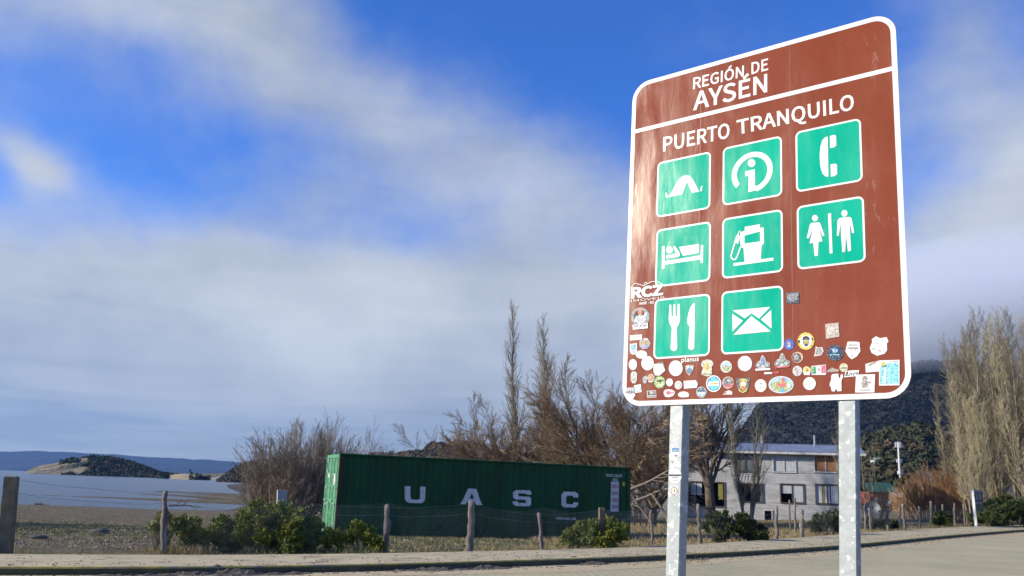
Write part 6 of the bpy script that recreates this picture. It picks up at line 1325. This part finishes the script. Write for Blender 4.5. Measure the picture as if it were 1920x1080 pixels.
# parked car by that house
cp = onground(1679, 935, 165); cp[2] += .0; CAR = thing('parked_car', cp, 'small silver car parked beside the green roofed house', 'car')
M_car = pmat('silver_car_paint', (.50, .52, .53), None, rough=.3, metal=.5, coat=.5)
prof_ = [(-1.9, .35), (-1.95, .75), (-1.3, .92), (-.75, 1.38), (.75, 1.42), (1.45, .95), (1.95, .85), (1.98, .4)]
mb = MB(); n = len(prof_); A = [cp+[x, -.8, z] for x, z in prof_]; B = [cp+[x, .8, z] for x, z in prof_]
mb.poly(A, M_car); mb.poly(B[::-1], M_car)
for i in range(n): j = (i+1) % n; mb.poly([A[j], A[i], B[i], B[j]], M_car)
mb.build('body', CAR)
for x0, x1 in ((-.68, -.02), (.05, .72)):
    mb = MB(); mb.poly([cp+[x0-.2 if x0 < 0 else x0, -.805, .95], cp+[x1 if x0 < 0 else x1+.3, -.805, .95], cp+[x1, -.805, 1.3], cp+[x0, -.805, 1.3]], M_pane); mb.build('side_window', CAR)
for x_ in (-1.25, 1.25):
    for y_ in (-.72, .72): mb = MB(); mb.tube([cp+[x_, y_-.1, .32], cp+[x_, y_+.1, .32]], .32, M_blk, 14); mb.build('wheel', CAR)
# mobile phone mast
mp_ = onground(1687, 885, 262); mp_[2] = AT(1687, 893, 262)[2]-3; MAST = thing('phone_mast', mp_, 'white mobile phone mast rising above the trees', 'mast')
M_mast = pmat('white_mast', (.70, .70, .70), (.55, .55, .55), .5, .6); top = AT(1685.5, 829, 262)[2]
mb = MB(); mb.tube([mp_, (mp_[0], 262, top)], [.34, .22], M_mast, 10); mb.build('pole', MAST)
for zo, r_ in ((0, .78), (-4.3, .6), (-7.6, .55)):
    for k in range(3 if zo == 0 else 2):
        a = k*2.09+.5; q = np.array([mp_[0]+r_*math.cos(a), 262+r_*math.sin(a), top+zo-1.5])
        mb = MB(); mb.box(q, (.42, 0, 0), (0, .22, 0), (0, 0, 1.5 if zo == 0 else 1.0), M_mast); mb.build('antenna', MAST)
    mb = MB(); mb.tube([(mp_[0]-r_, 262, top+zo-1.2), (mp_[0]+r_+.4, 262, top+zo-1.2)], .08, M_mast, 6); mb.build('bracket', MAST)
# small white house on the slope
hp2 = AT(1649, 864, 290); CH_ = thing('hillside_cabin', hp2-[0, 0, 1.5], 'tiny pale cabin on the hillside above the green roofed house', 'house')
mb = MB(); mb.box(hp2-[1.7, 0, 1.6], (3.4, 0, 0), (0, 3, 0), (0, 0, 1.8), M_trim); mb.build('wall', CH_)
mb = MB(); mb.poly([hp2+[-1.9, -.2, .2], hp2+[1.9, -.2, .2], hp2+[1.4, 1.5, 1.0], hp2+[-1.4, 1.5, 1.0]], pmat('pale_roof', (.35, .45, .42), None, rough=.6)); mb.build('roof', CH_)
# road side board
bd = onground(1827, 977, 62); BOARD = thing('roadside_board', bd, 'dark road side board with arrow heads, its lit white edge to the left', 'sign')
tb = AT(1820, 918, 62); e1 = np.array([.62, .79, 0]); e1 /= np.linalg.norm(e1)
bx_ = bd-[0, 0, .1]; mb = MB(); w_ = np.array([.13, -.10, 0])
mb.hexa([bx_, bx_+w_, bx_+w_+e1*.09, bx_+e1*.09, tb, tb+w_, tb+w_+e1*.09, tb+e1*.09], pmat('white_board_edge', (.75, .75, .70), None, rough=.6)); mb.build('post', BOARD)
M_bd = pmat('dark_board', (.045, .055, .065), (.07, .08, .06), 2, .6); M_bl = pmat('board_grey_marks', (.22, .25, .28), None, rough=.6)
o_ = tb+np.array([.13, -.02, -1.38]); ex_ = np.array([.78, .30, -.01]); mb = MB(); mb.box(o_, ex_, (-.01, .03, 0), (0.05, 0, 1.36), M_bd); mb.build('panel', BOARD)
def bq(u, v, o=.006): return o_+ex_*u+np.array([.05, 0, 1.36])*v+np.array([.36, -.93, 0])*o
for k in range(2):
    mb = MB(); u0 = .12+.36*k; mb.poly([bq(u0, .86), bq(u0+.14, .86), bq(u0+.36, .70), bq(u0+.14, .54), bq(u0, .54), bq(u0+.2, .70)], M_bl); mb.build('arrow_head', BOARD)
mb = MB(); mb.poly([bq(.03, .92), bq(.97, .92), bq(.97, .98), bq(.03, .98)], M_bl); mb.build('stripe', BOARD)
for k in range(4): mb = MB(); mb.poly([bq(.12+.2*k, .34), bq(.25+.2*k, .34), bq(.25+.2*k, .44), bq(.12+.2*k, .44)], M_bl); mb.build('stripe', BOARD)

# ================================================================== AIR AND LOW CLOUD
def volume(name, V, Fq, col, dens, label, aniso=.2):
    m = bpy.data.materials.new(name); m.use_nodes = True; t = m.node_tree; t.nodes.clear(); o = t.nodes.new('ShaderNodeOutputMaterial'); v = t.nodes.new('ShaderNodeVolumePrincipled')
    v.inputs['Color'].default_value = (*col, 1); v.inputs['Density'].default_value = dens; v.inputs['Anisotropy'].default_value = aniso; t.links.new(v.outputs[0], o.inputs['Volume'])
    ob = fastmesh(name, V, Fq, m); tag(ob, label, kind='stuff'); return ob
def boxmesh(x0, y0, z0, x1, y1, z1):
    V = np.array([(x0, y0, z0), (x1, y0, z0), (x1, y1, z0), (x0, y1, z0), (x0, y0, z1), (x1, y0, z1), (x1, y1, z1), (x0, y1, z1)], float)
    return V, np.array([(3, 2, 1, 0), (4, 5, 6, 7), (0, 1, 5, 4), (1, 2, 6, 5), (2, 3, 7, 6), (3, 0, 4, 7)])
HAZE = True
if HAZE:
    V, Fq = boxmesh(-11800, -11800, -120, 11800, 11800, 760)
    volume('haze', V, Fq, (.14, .44, 1.0), 3.6e-5, 'thin bluish air')

def ellipsoid(c, r_, nu=28, nv=14):
    V = []; 
    for i in range(nv+1):
        th = math.pi*i/nv
        for j in range(nu):
            ph_ = 2*math.pi*j/nu; k = 1+.13*math.sin(3*ph_+i)+.09*math.sin(7*ph_-2*i)+.05*math.sin(13*ph_+3*i); V.append((c[0]+r_[0]*math.sin(th)*math.cos(ph_)*k, c[1]+r_[1]*math.sin(th)*math.sin(ph_)*k, c[2]+r_[2]*math.cos(th)))
    Fq = [(i*nu+j, (i+1)*nu+j, (i+1)*nu+(j+1) % nu, i*nu+(j+1) % nu) for i in range(nv) for j in range(nu)]
    return np.array(V), np.array(Fq)
V, Fq = ellipsoid((1120, 1850, 338), (800, 900, 112))
volume('low_cloud', V, Fq, (.84, .89, .95), 2.6e-3, 'low grey cloud lying on the mountain top', .0)
V, Fq = ellipsoid((1250, 1950, 372), (950, 850, 150)); volume('low_cloud', V, Fq, (.84, .89, .95), .45e-3, 'higher veil of grey cloud over the mountain', .0)
V, Fq = ellipsoid((980, 1560, 282), (560, 460, 86)); volume('low_cloud', V, Fq, (.84, .89, .95), 4.4e-3, 'thin grey cloud hanging before the mountain crest', .0)
